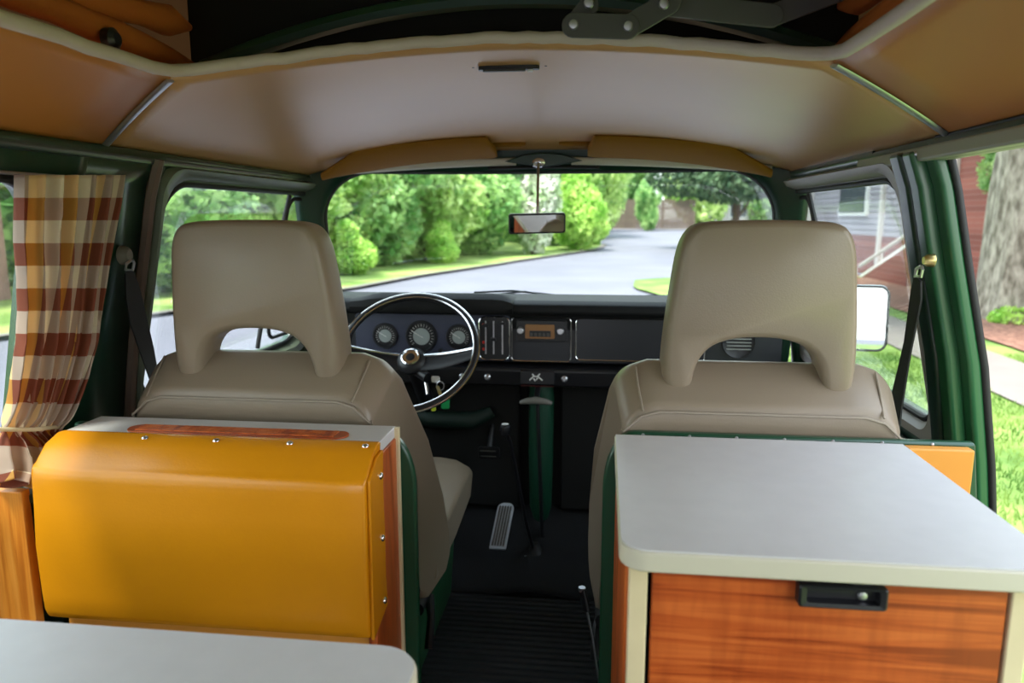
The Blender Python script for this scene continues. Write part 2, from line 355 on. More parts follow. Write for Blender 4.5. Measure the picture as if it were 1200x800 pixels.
# wooden fence far ahead
M['fencewood'] = mat('weathered_fence_wood', lin(92, 78, 68), 0.9, var=0.25, scale=3, stretch=(3, 1, .3))
fn = thing('fence', 'grey brown wooden board fence across the end of the road', 'fence', (4, 60, gz(60)))
mb = MB(); rr = random.Random(2)
for i in range(74):
    x = -4.0 + i * 0.16; mb.box((x, 60, gz(60) - .1), (x + 0.145, 60.03, gz(60) + 2.35 + rr.uniform(-.05, .05)))
mb.build('board', M['fencewood'], fn, smooth=False)
for i in range(6):
    x = -4.0 + i * 2.3; MB().box((x, 60.03, gz(60) - .1), (x + .12, 60.15, gz(60) + 2.2)).build('post', M['fencewood'], fn, smooth=False, bevel=.01)
MB().box((-4, 60.03, gz(60) + 1.6), (7.8, 60.09, gz(60) + 1.72)).box((-4, 60.03, gz(60) + .4), (7.8, 60.09, gz(60) + .52)).build('rail', M['fencewood'], fn, smooth=False)
# far pale house
M['render'] = mat('pale_house_render', lin(196, 190, 186), 0.8, var=0.04)
M['roof'] = mat('grey_roof_shingles', lin(110, 106, 110), 0.8, var=0.15, scale=6)
M['darkglass'] = mat('dark_window_glass', lin(50, 58, 68), 0.1)
def house(name, x0, y0, x1, y1, z0, h, rh, label, wm, wins):
    t = thing(name, label, 'house', ((x0 + x1) / 2, (y0 + y1) / 2, z0))
    MB().box((x0, y0, z0 - .2), (x1, y1, z0 + h)).build('wall', wm, t, smooth=False)
    xm = (x0 + x1) / 2; e = .35
    MB().add([(x0 - e, y0 - e, z0 + h), (x1 + e, y0 - e, z0 + h), (xm, y0 - e, z0 + h + rh), (x0 - e, y1 + e, z0 + h), (x1 + e, y1 + e, z0 + h), (xm, y1 + e, z0 + h + rh)],
             [(0, 1, 2), (3, 5, 4), (0, 2, 5, 3), (1, 4, 5, 2), (0, 3, 4, 1)]).build('roof', M['roof'], t, smooth=False)
    for (a, b, c, d, f) in wins:
        if f == 'y':
            fr = MB().box((a, y0 - .05, z0 + c), (b, y0 + .02, z0 + d)).build('window', M['white'], t, smooth=False)
            MB().box((a + .08, y0 - .07, z0 + c + .08), (b - .08, y0 - .04, z0 + d - .08)).build('pane', M['darkglass'], fr, smooth=False)
        elif f == 'x0':
            fr = MB().box((x0 - .05, a, z0 + c), (x0 + .02, b, z0 + d)).build('window', M['white'], t, smooth=False)
            MB().box((x0 - .07, a + .08, z0 + c + .08), (x0 - .04, b - .08, z0 + d - .08)).build('pane', M['darkglass'], fr, smooth=False)
        else:
            fr = MB().box((x1 - .02, a, z0 + c), (x1 + .05, b, z0 + d)).build('window', M['white'], t, smooth=False)
            MB().box((x1 + .04, a + .08, z0 + c + .08), (x1 + .07, b - .08, z0 + d - .08)).build('pane', M['darkglass'], fr, smooth=False)
    return t
house('house', 10.5, 66, 22, 74, gz(66), 2.7, 1.6, 'pale grey house far off right of the wooden fence', M['render'], [(11.5, 13, .9, 2.1, 'y'), (15, 17, .9, 2.1, 'y'), (18.5, 20, 0, 2.1, 'y')])
M['pinkbrick'] = mat('pink_brick', lin(176, 132, 124), 0.85, var=0.12, scale=6)
house('house', -20, 3.0, -10.6, 12.2, -.5, 3.2, 1.8, 'pinkish brick house outside the curtained left window', M['pinkbrick'], [(4.5, 6.5, .8, 2.2, 'x1'), (8.2, 10.2, .8, 2.2, 'x1')])
# brick house on the right: procedural bricks
def brick_mat(name, a, b_, mortar, rot):
    m = bpy.data.materials.new(name); m.use_nodes = True; t = m.node_tree; b = t.nodes['Principled BSDF']; b.inputs['Roughness'].default_value = 0.85
    c = t.nodes.new('ShaderNodeTexCoord'); mp = t.nodes.new('ShaderNodeMapping'); mp.inputs['Rotation'].default_value = rot
    k = t.nodes.new('ShaderNodeTexBrick'); k.inputs['Scale'].default_value = 4.5; k.inputs['Color1'].default_value = (*a, 1); k.inputs['Color2'].default_value = (*b_, 1); k.inputs['Mortar'].default_value = (*mortar, 1)
    k.inputs['Mortar Size'].default_value = 0.012
    t.links.new(c.outputs['Object'], mp.inputs[0]); t.links.new(mp.outputs[0], k.inputs['Vector']); t.links.new(k.outputs[0], b.inputs['Base Color'])
    return m
M['brick'] = brick_mat('red_brick', lin(112, 62, 54), lin(142, 84, 72), lin(150, 130, 120), (R(90), 0, R(90)))
M['siding'] = mat('grey_lilac_siding', lin(158, 152, 162), 0.7, var=0.06, scale=2)
bh = thing('brick_house', 'red brick house with grey siding beside the pavement on the right', 'house', (9, 12, -.5))
MB().box((7.6, 2, -.6), (14, 16.5, 3.4)).build('wall', M['brick'], bh, smooth=False)
lw = MB().box((7.6, 16.5, -.6), (14, 27, 0.55)).build('lower_wall', M['brick'], bh, smooth=False)
mb = MB().box((7.66, 16.5, .55), (14, 27, 3.4))
for i in range(18): mb.box((7.62, 16.5, .56 + i * .16), (7.66, 27, .56 + i * .16 + .13))
lab(mb.build('siding', M['siding'], bh, smooth=False), 'grey siding')
for y in (16.5, 20.4, 26.9): MB().box((7.52, y - .08, -.5), (7.66, y + .08, 3.4)).build('corner_board', M['render'], bh, smooth=False)
MB().add([(7.0, 1.6, 3.4), (14.5, 1.6, 3.4), (10.8, 1.6, 5.6), (7.0, 27.4, 3.4), (14.5, 27.4, 3.4), (10.8, 27.4, 5.6)], [(0, 1, 2), (3, 5, 4), (0, 2, 5, 3), (1, 4, 5, 2), (0, 3, 4, 1)]).build('roof', M['roof'], bh, smooth=False)
wnd = MB().box((7.54, 21.5, 1.1), (7.66, 23.8, 2.6)).build('window', M['white'], bh, smooth=False); MB().box((7.51, 21.6, 1.2), (7.55, 23.7, 2.5)).build('pane', M['darkglass'], wnd, smooth=False)
# stair balustrade with white sloping cap
st = thing('entrance_stair', 'brick entrance stair with a white sloping handrail cap in front of the brick house', 'stairs', (7, 17, -.5))
a0, a1 = P(1000, 330, X=6.9), P(1068, 284, X=6.9)
MB().add([(6.85, a0.y, -.45), (6.85, a1.y, -.45), (6.85, a1.y, a1.z - .06), (6.85, a0.y, a0.z - .06), (7.1, a0.y, -.45), (7.1, a1.y, -.45), (7.1, a1.y, a1.z - .06), (7.1, a0.y, a0.z - .06)],
         [(0, 1, 2, 3), (4, 7, 6, 5), (0, 4, 5, 1), (3, 2, 6, 7), (0, 3, 7, 4), (1, 5, 6, 2)]).build('side_wall', M['brick'], st, smooth=False)
MB().tube([(6.95, a0.y, a0.z - .02), (6.95, a1.y, a1.z - .02)], .09, 4).build('cap', M['white'], st, smooth=False)
MB().tube([(6.95, a0.y - .2, a0.z + .42), (6.95, a1.y, a1.z + .28)], .045, 8).build('handrail', M['render'], st)
for k in range(3):
    f = k / 2; y = a0.y * (1 - f) + a1.y * f; z = a0.z * (1 - f) + a1.z * f; MB().tube([(6.95, y, z - .05), (6.95, y, z + .36)], .03, 8).build('baluster', M['render'], st)
# tree trunk right, with lichen, and ivy
m = mat('pale_lichen_bark', lin(104, 98, 84), 0.9, rgb2=lin(160, 156, 142), var=0.3, scale=13, bump=1.0, bscale=16, stretch=(1, 1, .35)); M['lichen'] = m
tt = thing('tree', 'thick tree with pale lichen covered trunk in the mulch outside the sliding door', 'tree', (6.45, 11.6, -.45))
mb = MB(); loops = []
for i in range(22):
    z = i * .3; r = .55 + .13 * math.exp(-z * 2.6); lo = []
    for k in range(28):
        a = k / 28 * 2 * math.pi; q = r * (1 + .05 * math.sin(5 * a + z) + .04 * math.sin(9 * a - 2 * z) + .06 * math.exp(-z * 2) * math.sin(4 * a)); lo.append((6.45 + q * math.cos(a) + .02 * z, 11.6 + q * math.sin(a), -.55 + z))
    loops.append(lo)
mb.loft(loops).build('trunk', M['lichen'], tt)
o = bpy.data.objects.new('foliage', leaf_mesh('foliage', [(0, 0, 6.5, 3.2, 3.2, 1.4), (-2.2, -2, 6, 2.2, 2.2, 1.1), (2, 2, 6.3, 2.5, 2.5, 1.2)], 9000, .14, M['leaf_b'], 33)); COL.objects.link(o); o.parent = tt
iv = thing('ivy', 'dark green ivy hanging from the brick wall left of the pale trunk', 'ivy', (7.45, 14.6, 1.0))
o = bpy.data.objects.new('foliage', leaf_mesh('foliage', [(0, 0, 1.9, .3, 1.0, .8), (.02, -.2, .9, .22, .9, .5), (0, .3, 2.6, .3, 1.6, .6)], 2600, .07, M['leaf_b'], 41)); COL.objects.link(o); o.parent = iv
o = MB().tube([(7.5, 14.6, -.4), (7.48, 14.5, 1), (7.5, 14.7, 3.2)], .025, 6).build('stem', M['bark'], iv)
tf = thing('grass_tuft', 'yellowish green tuft growing at the foot of the pale trunk', 'grass tuft', (6.1, 11.0, -.42))
o = bpy.data.objects.new('foliage', leaf_mesh('foliage', [(0, 0, .05, .35, .25, .16)], 500, .05, M['leaf_l'], 51)); COL.objects.link(o); o.parent = tf
# mown grass blades by the sliding door
g = np.random.default_rng(4); n = 26000
px_ = g.uniform(1.4, 4.9, n); py_ = g.uniform(2.6, 8.4, n); k = ~((px_ > 3.42 + .02 * py_) & (px_ < 4.42 + .02 * py_)); px_, py_ = px_[k], py_[k]; n = len(px_)
an = g.uniform(0, 6.28, n); hh = g.uniform(.03, .075, n); ww = .006
B0 = np.stack([px_ - ww * np.cos(an), py_ - ww * np.sin(an), np.full(n, -.455)], 1); B1 = np.stack([px_ + ww * np.cos(an), py_ + ww * np.sin(an), np.full(n, -.455)], 1)
B2 = np.stack([px_ + g.normal(0, .02, n), py_ + g.normal(0, .02, n), -.455 + hh], 1)
V = np.stack([B0, B1, B2], 1).reshape(-1, 3); me = bpy.data.meshes.new('grass_blades'); me.vertices.add(len(V)); me.vertices.foreach_set('co', V.ravel())
me.loops.add(n * 3); me.polygons.add(n); me.loops.foreach_set('vertex_index', np.arange(n * 3)); me.polygons.foreach_set('loop_start', np.arange(n) * 3); me.update(calc_edges=True)
M['blade'] = leaf_mat('grass_blade', lin(78, 118, 46), lin(150, 176, 92)); me.materials.append(M['blade'])
o = bpy.data.objects.new('grass_blades', me); COL.objects.link(o); tag(o, 'short green grass blades on the lawn outside the open sliding door', 'grass', kind='stuff')

# ================================================================== VAN BODY (the room)
def XW(z): return interp(z, [-.3, 0.2, .5, .62, .80, .97, 1.10, 1.145, 1.18], [.86, .875, .865, .85, .82, .778, .748, .735, .715])
def side(s): return lambda y, z: Vector((s * (XW(z) - max(0, y - 2.2) * 0.18), y, z))
ZB, ZT, YR, YF = -0.25, 1.18, -1.3, 2.33
def wall_patch(mb, s, y0, y1, z0, z1):
    ny = max(2, int((y1 - y0) / .12) + 1); nz = max(2, int((z1 - z0) / .06) + 1)
    mb.grid(side(s), np.linspace(y0, y1, ny), np.linspace(z0, z1, nz))
def wall_hole(mb, s, Y0, Y1, Z0, Z1, h, r):
    inner = rrect(*h, r); outer = resample_rect(inner, Y0, Y1, Z0, Z1); f = side(s)
    mb.loft([[f(*p) for p in blend(inner, outer, t)] for t in np.linspace(0, 1, 7)], caps=False)
CABW = (1.445, 2.27, .650, 1.122)      # cab window opening (y0,y1,z0,z1)
REARW = (-.35, 1.105, .60, 1.11)
mb = MB(); wall_hole(mb, -1, 1.42, YF, .58, ZT, CABW, (.07, .09, .07, .07)); wall_patch(mb, -1, 1.2, 1.42, .58, ZT)
wall_hole(mb, -1, -.5, 1.2, .5, ZT, REARW, .08); wall_patch(mb, -1, YR, -.5, .5, ZT); wall_patch(mb, -1, YR, 1.2, ZB, .5); wall_patch(mb, -1, 1.2, YF, ZB, .58)
struct(mb.build('wall_left', M['green'], solid=.03, merge=True))
mb = MB(); wall_hole(mb, 1, 1.42, YF, .58, ZT, CABW, (.07, .09, .07, .07)); wall_patch(mb, 1, 1.30, 1.42, .58, ZT); wall_patch(mb, 1, 1.30, YF, ZB, .58)
wall_patch(mb, 1, -.25, 1.30, 1.15, ZT); wall_patch(mb, 1, YR, -.25, ZB, ZT)
struct(mb.build('wall_right', M['green'], solid=.03))
# front: windscreen surround and nose
def front(u, z):
    return Vector((u, 2.40 - .15 * abs(u / .75) ** 2.6 - (z - .8) * .22 + (0.0 if z > .6 else (z - .6) * -.1), z))
ws_in = rrect(-.69, .69, .62, 1.215, (.14, .14, .12, .12), 10)
ws_in = [(u * (1 + .03 * (0.9 - v)), v - (.034 * (u / .7) ** 2 if v > .9 else 0)) for u, v in ws_in]
# densify top/bottom edges
def densify(pts, step=.06):
    out = []
    for i, p in enumerate(pts):
        q = pts[(i + 1) % len(pts)]; d = math.hypot(q[0] - p[0], q[1] - p[1]); k = max(1, int(d / step))
        for j in range(k): out.append((p[0] + (q[0] - p[0]) * j / k, p[1] + (q[1] - p[1]) * j / k))
    return out
ws_in = densify(ws_in)
def sq(p, a=.76, z0=.5, z1=1.275):
    u, v = p; cu, cv = 0, .87; du, dv = u - cu, v - cv
    t = min(a / max(abs(du), 1e-6), ((z1 - .032 * (u / .7) ** 2) - cv) / dv if dv > 1e-6 else (z0 - cv) / dv if dv < -1e-6 else 9e9)
    return (cu + du * t, cv + dv * t)
ws_out = [sq(p) for p in ws_in]
mb = MB(); mb.loft([[front(*p) for p in blend(ws_in, ws_out, t)] for t in np.linspace(0, 1, 5)], caps=False)
mb.grid(lambda x, z: front(x, z), np.linspace(-.78, .78, 17), np.linspace(-.2, .5, 8))
struct(mb.build('wall_front', M['green'], solid=.025))
mb = MB(); mb.tube([front(*p) + Vector((0, .0, 0)) for p in ws_in], .011, 8, closed=True)
struct(mb.build('trim_1', M['blackrub']))
# windscreen pane
mb = MB(); us = np.linspace(-1, 1, 21)
lo = [[front(p[0] * k, .9 + (p[1] - .9) * k) for p in ws_in] for k in (1, .8, .6, .4, .2, 0)]
mb.loft(lo, caps=False); struct(mb.build('window_1', M['glass'], solid=.005))
# side window panes, seals and vent windows
def window_pane(n, s, h, r, vent=True):
    f = side(s); inner = rrect(*h, r); cy, cz = (h[0] + h[1]) / 2, (h[2] + h[3]) / 2
    mb = MB(); mb.loft([[f(cy + (y - cy) * k, cz + (z - cz) * k) + Vector((s * .004, 0, 0)) for y, z in inner] for k in (1, .7, .4, 0)], caps=False)
    w_ = struct(mb.build('window_%d' % n, M['glass'], solid=.004))
    MB().tube([f(y, z) - Vector((s * .012, 0, 0)) for y, z in densify(inner)], .0075, 8, closed=True).build('seal', M['blackrub'], w_)
    return w_
w2 = window_pane(2, -1, CABW, (.07, .09, .07, .07)); w3 = window_pane(3, 1, CABW, (.07, .09, .07, .07)); w4 = window_pane(4, -1, REARW, .08)
for s, wo in ((-1, w2), (1, w3)):
    f = side(s)
    MB().tube([f(2.03 + .06 * (1 - k / 6), 1.115 - k * .45 / 6) - Vector((s * .008, 0, 0)) for k in range(7)], .007, 8).build('quarter_light_post', M['blackrub'], wo)
    # second vent frame, green pillar glimpsed
    MB().tube([f(y, z) - Vector((s * .005, 0, 0)) for y, z in rrect(2.1, 2.255, .68, 1.105, .04)], .006, 8, closed=True).build('quarter_light_frame', M['blackrub'], wo)
# sliding bars in the rear left window
MB().tube([side(-1)(y, .955) for y in np.linspace(-.3, 1.05, 8)], .008, 6).tube([side(-1)(y, .775) for y in np.linspace(-.3, 1.05, 8)], .012, 6).build('glazing_bar', M['steel'], w4)
# raised grey inner frames round the cab windows
def door_frame(n, s, m):
    f = side(s); mb = MB()
    i0 = rrect(1.440, 2.278, .644, 1.128, (.075, .095, .075, .075)); o0 = rrect(1.415, 2.31, .605, 1.158, (.05, .05, .03, .03))
    a = [f(y, z) - Vector((s * .016, 0, 0)) for y, z in i0]; b = [f(y, z) - Vector((s * .034, 0, 0)) for y, z in blend(i0, o0, .3)]
    c = [f(y, z) - Vector((s * .034, 0, 0)) for y, z in blend(i0, o0, .75)]; d = [f(y, z) - Vector((s * .012, 0, 0)) for y, z in o0]
    mb.loft([a, b, c, d], caps=False); return struct(mb.build('trim_%d' % n, m))
M['greygreen'] = mat('grey_green_frame', lin(96, 106, 92), 0.35)
door_frame(2, -1, M['greygreen']); door_frame(3, 1, M['doortrim'])
# brown seals down the B pillars
for n, s in ((4, -1), (5, 1)):
    f = side(s)
    struct(MB().tube([f(1.400 + .012 * math.sin(z * 3), z) - Vector((s * .018, 0, 0)) for z in np.linspace(.05, 1.165, 16)], .013, 8).build('trim_%d' % n, M['browntrim']))
# gutter rails (dark green-blue) along the top of each side
M['rail'] = mat('dark_rail_paint', lin(34, 52, 52), 0.3, coat=0.5)
for n, s in ((6, -1), (7, 1)):
    mb = MB(); mb.tube([Vector((s * .722, y, 1.168)) for y in np.linspace(YR if s < 0 else 1.55, 2.2, 24)], .020, 10, sy=.7)
    struct(mb.build('trim_%d' % n, M['rail']))
# door track above the sliding door
mb = MB(); mb.box((.700, -.3, 1.143), (.745, 1.62, 1.167)); tr = struct(mb.build('trim_8', M['track'], bevel=.005))
MB().lathe([(0, 0), (.006, 0), (.005, .003), (0, .004)], 12, Matrix.Translation((.699, 1.33, 1.155)) @ Matrix.Rotation(R(-90), 4, 'Y')).build('screw', M['steel'], tr)
struct(MB().tube([Vector((.716, y, 1.178)) for y in np.linspace(-.3, 1.28, 10)], .010, 8).build('trim_9', M['blackrub']))
# B pillar at the sliding door: layered green pressing, rubber seal
def pillar_loft(y_off, w0, w1, depth0, depth1, m, name):
    mb = MB(); loops = []
    for z in np.linspace(-.2, 1.16, 24):
        x = XW(z)
        loops.append([(x - depth0, y_off + w0, z), (x - depth0, y_off + w1, z), (x - depth1, y_off + w1, z), (x - depth1, y_off + w0, z)])
    return mb.loft(loops).build(name, m, bevel=.008)
struct(pillar_loft(1.385, -.02, .025, .044, -.01, M['green'], 'trim_10'))
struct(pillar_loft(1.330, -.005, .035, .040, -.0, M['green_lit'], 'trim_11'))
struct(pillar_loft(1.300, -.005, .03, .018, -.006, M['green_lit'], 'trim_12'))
mb = MB(); mb.tube([Vector((XW(z) + .008, 1.296, z)) for z in np.linspace(-.2, 1.15, 24)], .0065, 10); struct(mb.build('trim_13', M['blackrub']))
# A pillars
for n, s in ((14, -1), (15, 1)):
    mb = MB(); mb.tube([Vector((s * (XW(z) - .045), 2.29 - (z - .8) * .17, z)) for z in np.linspace(.4, 1.17, 14)], .024, 12, sy=1.2); struct(mb.build('trim_%d' % n, M['green']))
# floor, mat, toe board
struct(MB().box((-.87, YR, -.08), (.87, 2.34, -.012)).build('floor', M['mat'], smooth=False))
cp = MB(); cp.grid(lambda x, y: Vector((x, y, -.010 + max(0, y - 2.1) ** 1.3 * .75 + .02 * math.exp(-((x + .0) / .10) ** 2))), np.linspace(-.80, .80, 30), np.linspace(1.90, 2.34, 18))
tag(cp.build('carpet_mat', M['carpet'], solid=.012), 'black cab carpet under the pedals in front of the seats', 'carpet')
# unseen rear wall, tailgate left open to let sky light in
rb = MB(); rb.box((-.86, YR - .04, -.2), (.86, YR, .45)).box((-.86, YR - .04, .45), (-.66, YR, 1.18)).box((.66, YR - .04, .45), (.86, YR, 1.18)).box((-.86, YR - .04, 1.12), (.86, YR, 1.30))
struct(rb.build('wall_rear', M['green'], smooth=False))

# ------------------------------------------------------------------ ceiling
def zc(y): return interp(y, [-1.3, 0, 1.25, 1.45, 1.8, 2.1, 2.25, 2.36], [1.345, 1.35, 1.345, 1.330, 1.308, 1.290, 1.272, 1.238])
XE = .732
def CEIL(x, y): 
    t = min(1, abs(x) / XE); return Vector((x, y, zc(y) - (zc(y) - 1.176) * t ** interp(y, [1.3, 2.0], [1.9, 2.5])))
def yf(x): return front(x, 1.2 - .03 * (x / .7) ** 2).y + .012
def yo(x): return 1.10 + .165 * max(0, 1 - abs(x / .49) ** 2.2)
xs_i = np.linspace(-.49, .49, 29); mb = MB()
mb.grid(lambda x, t: CEIL(x, yo(x) + (yf(x) - yo(x)) * t), xs_i, np.linspace(0, 1, 22))
for s in (-1, 1):
    def fo(x, t, s=s):
        ya = 1.10 + (abs(x) - .49) / (XE - .49) * .16
        return CEIL(s * abs(x), ya + (yf(x) - ya) * t)
    mb.grid(fo, np.linspace(.49, XE, 9), np.linspace(0, 1, 22))
struct(mb.build('ceiling', M['headliner'], solid=.012, merge=True))
mb = MB()
for s in (-1, 1):
    def fo(x, t, s=s):
        ya = 1.10 + (abs(x) - .49) / (XE - .49) * .16
        return CEIL(s * abs(x), YR + (ya - YR) * t)
    mb.grid(fo, np.linspace(.49, XE, 9), np.linspace(0, 1, 20))
mb.grid(lambda x, y: CEIL(x, y), xs_i, np.linspace(YR, -.35, 8))
ro = mb.build('ceiling_rear', M['headliner_ply'], solid=.012); struct(ro)
for n, s in ((16, -1), (17, 1)):
    mb = MB(); pts = []
    for k in range(14):
        x = .49 + (XE - .49) * k / 13; pts.append(CEIL(s * x, 1.10 + (x - .49) / (XE - .49) * .16) - Vector((0, 0, .009)))
    struct(mb.tube(pts, .0075, 6, sy=.45, up=(0, 0, 1)).build('trim_%d' % n, M['steel']))
# padded cream edging round the roof opening
rim = [(x, yo(x)) for x in np.linspace(-.49, .49, 41)]
rim += [(.49, y) for y in np.linspace(1.06, -.32, 30)] + [(x, -.35) for x in np.linspace(.47, -.47, 16)] + [(-.49, y) for y in np.linspace(-.32, 1.06, 30)]
for _ in range(2):
    rim = [((rim[i - 1][0] + 2 * rim[i][0] + rim[(i + 1) % len(rim)][0]) / 4, (rim[i - 1][1] + 2 * rim[i][1] + rim[(i + 1) % len(rim)][1]) / 4) for i in range(len(rim))]
rr = random.Random(5)
pts = [CEIL(x, y) + Vector((0, 0, .001 + rr.uniform(-.0016, .0016))) for x, y in rim]
struct(MB().tube(pts, .0095, 10, closed=True).build('trim_18', M['piping']))
# popped roof cavity: dark well, olive lid, canvas folds
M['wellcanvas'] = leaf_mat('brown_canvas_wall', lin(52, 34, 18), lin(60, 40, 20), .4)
pt = thing('pop_up_roof', 'dark pop-up roof with olive lid closed above the opening in the ceiling', 'roof', (0, .5, 1.35))
for (x0, y0, x1, y1, m_) in ((-.60, -.45, -.60, 1.36, 'wellcanvas'), (.60, -.45, .60, 1.36, 'wellcanvas'), (-.60, 1.36, .60, 1.36, 'dark'), (-.60, -.45, .60, -.45, 'wellcanvas')):  # front wall coloured black for the shade in the closed roof
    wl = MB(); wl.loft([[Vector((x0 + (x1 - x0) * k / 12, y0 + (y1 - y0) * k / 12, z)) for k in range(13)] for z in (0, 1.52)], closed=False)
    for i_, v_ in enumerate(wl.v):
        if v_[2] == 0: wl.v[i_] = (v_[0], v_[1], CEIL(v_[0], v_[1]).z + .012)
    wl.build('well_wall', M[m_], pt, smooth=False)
lb = MB(); lb.grid(lambda x, y: Vector((x, y, 1.50 + .02 * math.sin(x * 9) ** 2 + .03 * (1 - (x / .6) ** 2))), np.linspace(-.61, .61, 31), np.linspace(-.46, 1.37, 12)); lb.build('lid', M['lid'], pt, solid=.012)
bar = MB(); bar.tube([Vector((x, 1.335 - .02 * (x / .5) ** 2, 1.425 - .09 * (x / .5) ** 2)) for x in np.linspace(-.55, .55, 21)], .016, 8); lab(bar.build('front_bar', M['green'], pt), 'dark green bar')
for s in (-1, 1):
    for j, (dx, z0, r0) in enumerate(((.055, 1.325, .022), (.075, 1.375, .024), (.085, 1.435, .024))):
        pts = [Vector((s * (.50 + dx - .022 * math.sin(y * 5 + j) - max(0, y - .75) * .04), y, z0 + .008 * math.sin(y * 9 + j * 2) - .02 * max(0, y - .9))) for y in np.linspace(-.4, 1.25, 30)]
        mb = MB().tube(pts, [r0 * (.75 + .35 * abs(math.sin(i * .9 + j))) if i < 29 else .006 for i in range(30)], 10); mb.build('canvas_fold', M['canvas'], pt)
cp_ = MB().lathe([(0, 0), (.016, 0), (.016, .012), (.009, .018), (0, .018)], 16, Matrix.Translation(P(125, 46, X=-.545)) @ Matrix.Rotation(R(90), 4, 'Y'))
cp_.build('button', M['blackplastic'], pt)
# scissor bracket
br = thing('roof_bracket', 'dark grey folded metal hinge bracket at the front of the roof opening', 'bracket', (.1, 1.13, 1.36))
def bar2(a, b, w, y, nm='bar', ext=.012, th=.006):
    A, B_ = P(*a, Y=y), P(*b, Y=y); d = (B_ - A); L = d.length; d.normalize(); n_ = Vector((-d.z, 0, d.x))
    out = []
    for k in range(9): an = math.pi / 2 + math.pi * k / 8; out.append(A + d * math.cos(an) * w + n_ * math.sin(an) * w)
    for k in range(9): an = -math.pi / 2 + math.pi * k / 8; out.append(B_ + d * math.cos(an) * w + n_ * math.sin(an) * w)
    return MB().loft([[p for p in out], [p + Vector((0, th, 0)) for p in out]]).build(nm, M['bracket'], br, bevel=.0015, seg=2)
bar2((672, 29), (736, 31), .017, 1.10); bar2((736, 31), (785, 2), .016, 1.108); bar2((690, 6), (672, 29), .014, 1.108); bar2((778, 4), (905, 18), .016, 1.116); bar2((905, 18), (985, -12), .015, 1.122)
for q in ((672, 29), (736, 31), (778, 5), (690, 4)):
    MB().lathe([(0, 0), (.0075, 0), (.006, .004), (0, .005)], 14, Matrix.Translation(P(*q, Y=1.10)) @ Matrix.Rotation(R(90), 4, 'X')).build('rivet', M['steel'], br)

# slim black vent strip in the headliner
vt = thing('ceiling_vent', 'slim black ceiling lamp strip in the headliner above the windscreen', 'ventilator', (0, 1.41, 1.33))
c0 = CEIL(0, 1.405).z - .009
MB().prism(rrect(-.058, .056, -.008, .008, .006, 4), lambda u, v, w_: Vector((u, 1.405 + v, c0 + w_)), -.004, .003).build('housing', M['blackplastic'], vt)
MB().prism(rrect(-.050, .030, -.0045, .0045, .004, 4), lambda u, v, w_: Vector((u, 1.405 + v, c0 + w_)), -.0065, -.004).build('lens', M['bracket'], vt)  # grey inlay of the vent
MB().box((.034, 1.401, c0 - .008), (.044, 1.409, c0 - .004)).build('vent_tab', M['white'], vt, bevel=.001)
for x in (-.068, .068): MB().lathe([(0, 0), (.0035, 0), (.002, -.002), (0, -.002)], 10, Matrix.Translation((x, 1.405, c0 + .003))).build('screw', M['blackplastic'], vt)

# ------------------------------------------------------------------ windscreen header, visors, mirror
def hd(x, dz=0, dy=0):
    p = front(x, 1.216 - .040 * (x / .7) ** 2); return p + Vector((0, -.03 + dy, dz))
hl = thing('header_strip', 'white grey header strip along the top of the windscreen below the visors', 'trim strip', (0, 2.25, 1.2))
for s in (-1, 1):
    MB().tube([hd(s * x, .004) for x in np.linspace(.085, .655, 22)], .013, 10, sy=.75).build('lip', M['lip'], hl)
MB().tube([hd(x, -.014 , 0.0) for x in np.linspace(-.17, .17, 12)], .005, 8).build('bead', M['blackrub'], hl)
MB().prism([(-.12, .0), (-.06, .018), (0, .024), (.06, .018), (.12, 0), (.05, -.012), (0, -.018), (-.05, -.012)], lambda u, v, w_: hd(u, .004 + v, w_), -.018, -.002).build('centre_plate', M['green'], hl, bevel=.003)
def visor(s, label):
    t = thing('sun_visor', label, 'sun visor', (s * .35, 2.2, 1.24))
    loops = []; xs = np.linspace(.135, .638, 26)
    for i, x in enumerate(xs):
        k = min(1, (x - .135) / .012 + .35) * min(1, (.645 - x) / .14 + .12) ; c = hd(s * x, .030, -.085)
        c.z = CEIL(s * x, c.y).z - .023
        d = .075 * k; h_ = .0175 * (.5 + .5 * k)
        loops.append([c + Vector((0, d * math.cos(a), h_ * math.sin(a))) for a in np.linspace(0, 2 * math.pi, 18, endpoint=False)])
    loops = [[Vector((p.x, p.y, p.z + (loops[i][0].y - .075 - p.y) * .28)) for p in l] for i, l in enumerate(loops)]
    MB().loft(loops).build('pad', M['visor'], t)
    MB().tube([hd(s * x, .052, -.06) for x in np.linspace(.05, .15, 8)], [.006] + [.010] * 7, 10).build('hinge_sleeve', M['visor'], t)
    return t
visor(-1, 'mustard sun visor folded up above the steering wheel side of the windscreen'); visor(1, 'mustard sun visor folded up above the passenger side of the windscreen')
mr = thing('rear_view_mirror', 'rectangular rear view mirror hanging on a long thin stem from the windscreen top', 'mirror', (0, 2.2, 1.2))
top = hd(-.014, .0, -.012)
MB().lathe([(0, 0), (.020, 0), (.018, .005), (.010, .009), (0, .010)], 20, Matrix.Translation(top) @ Matrix.Rotation(R(90), 4, 'X') @ Matrix.Diagonal((1.3, .8, 1, 1))).build('mount', M['chrome'], mr)
mc = P(629.5, 262, Y=2.10)
MB().tube([top + Vector((0, -.005, 0)), top + Vector((0, -.02, -.02)), Vector((mc.x, mc.y + .012, mc.z + .045)), Vector((mc.x, mc.y + .012, mc.z))], .0042, 10).build('stem', M['steel'], mr)
fm = lambda u, v, w_: mc + Matrix.Rotation(R(8), 3, 'X') @ Matrix.Rotation(R(9), 3, 'Z') @ Vector((u, w_, v))
MB().prism(rrect(-.082, .082, -.029, .029, .008, 5), fm, 0, .014).build('housing', M['blackplastic'], mr, bevel=.003)
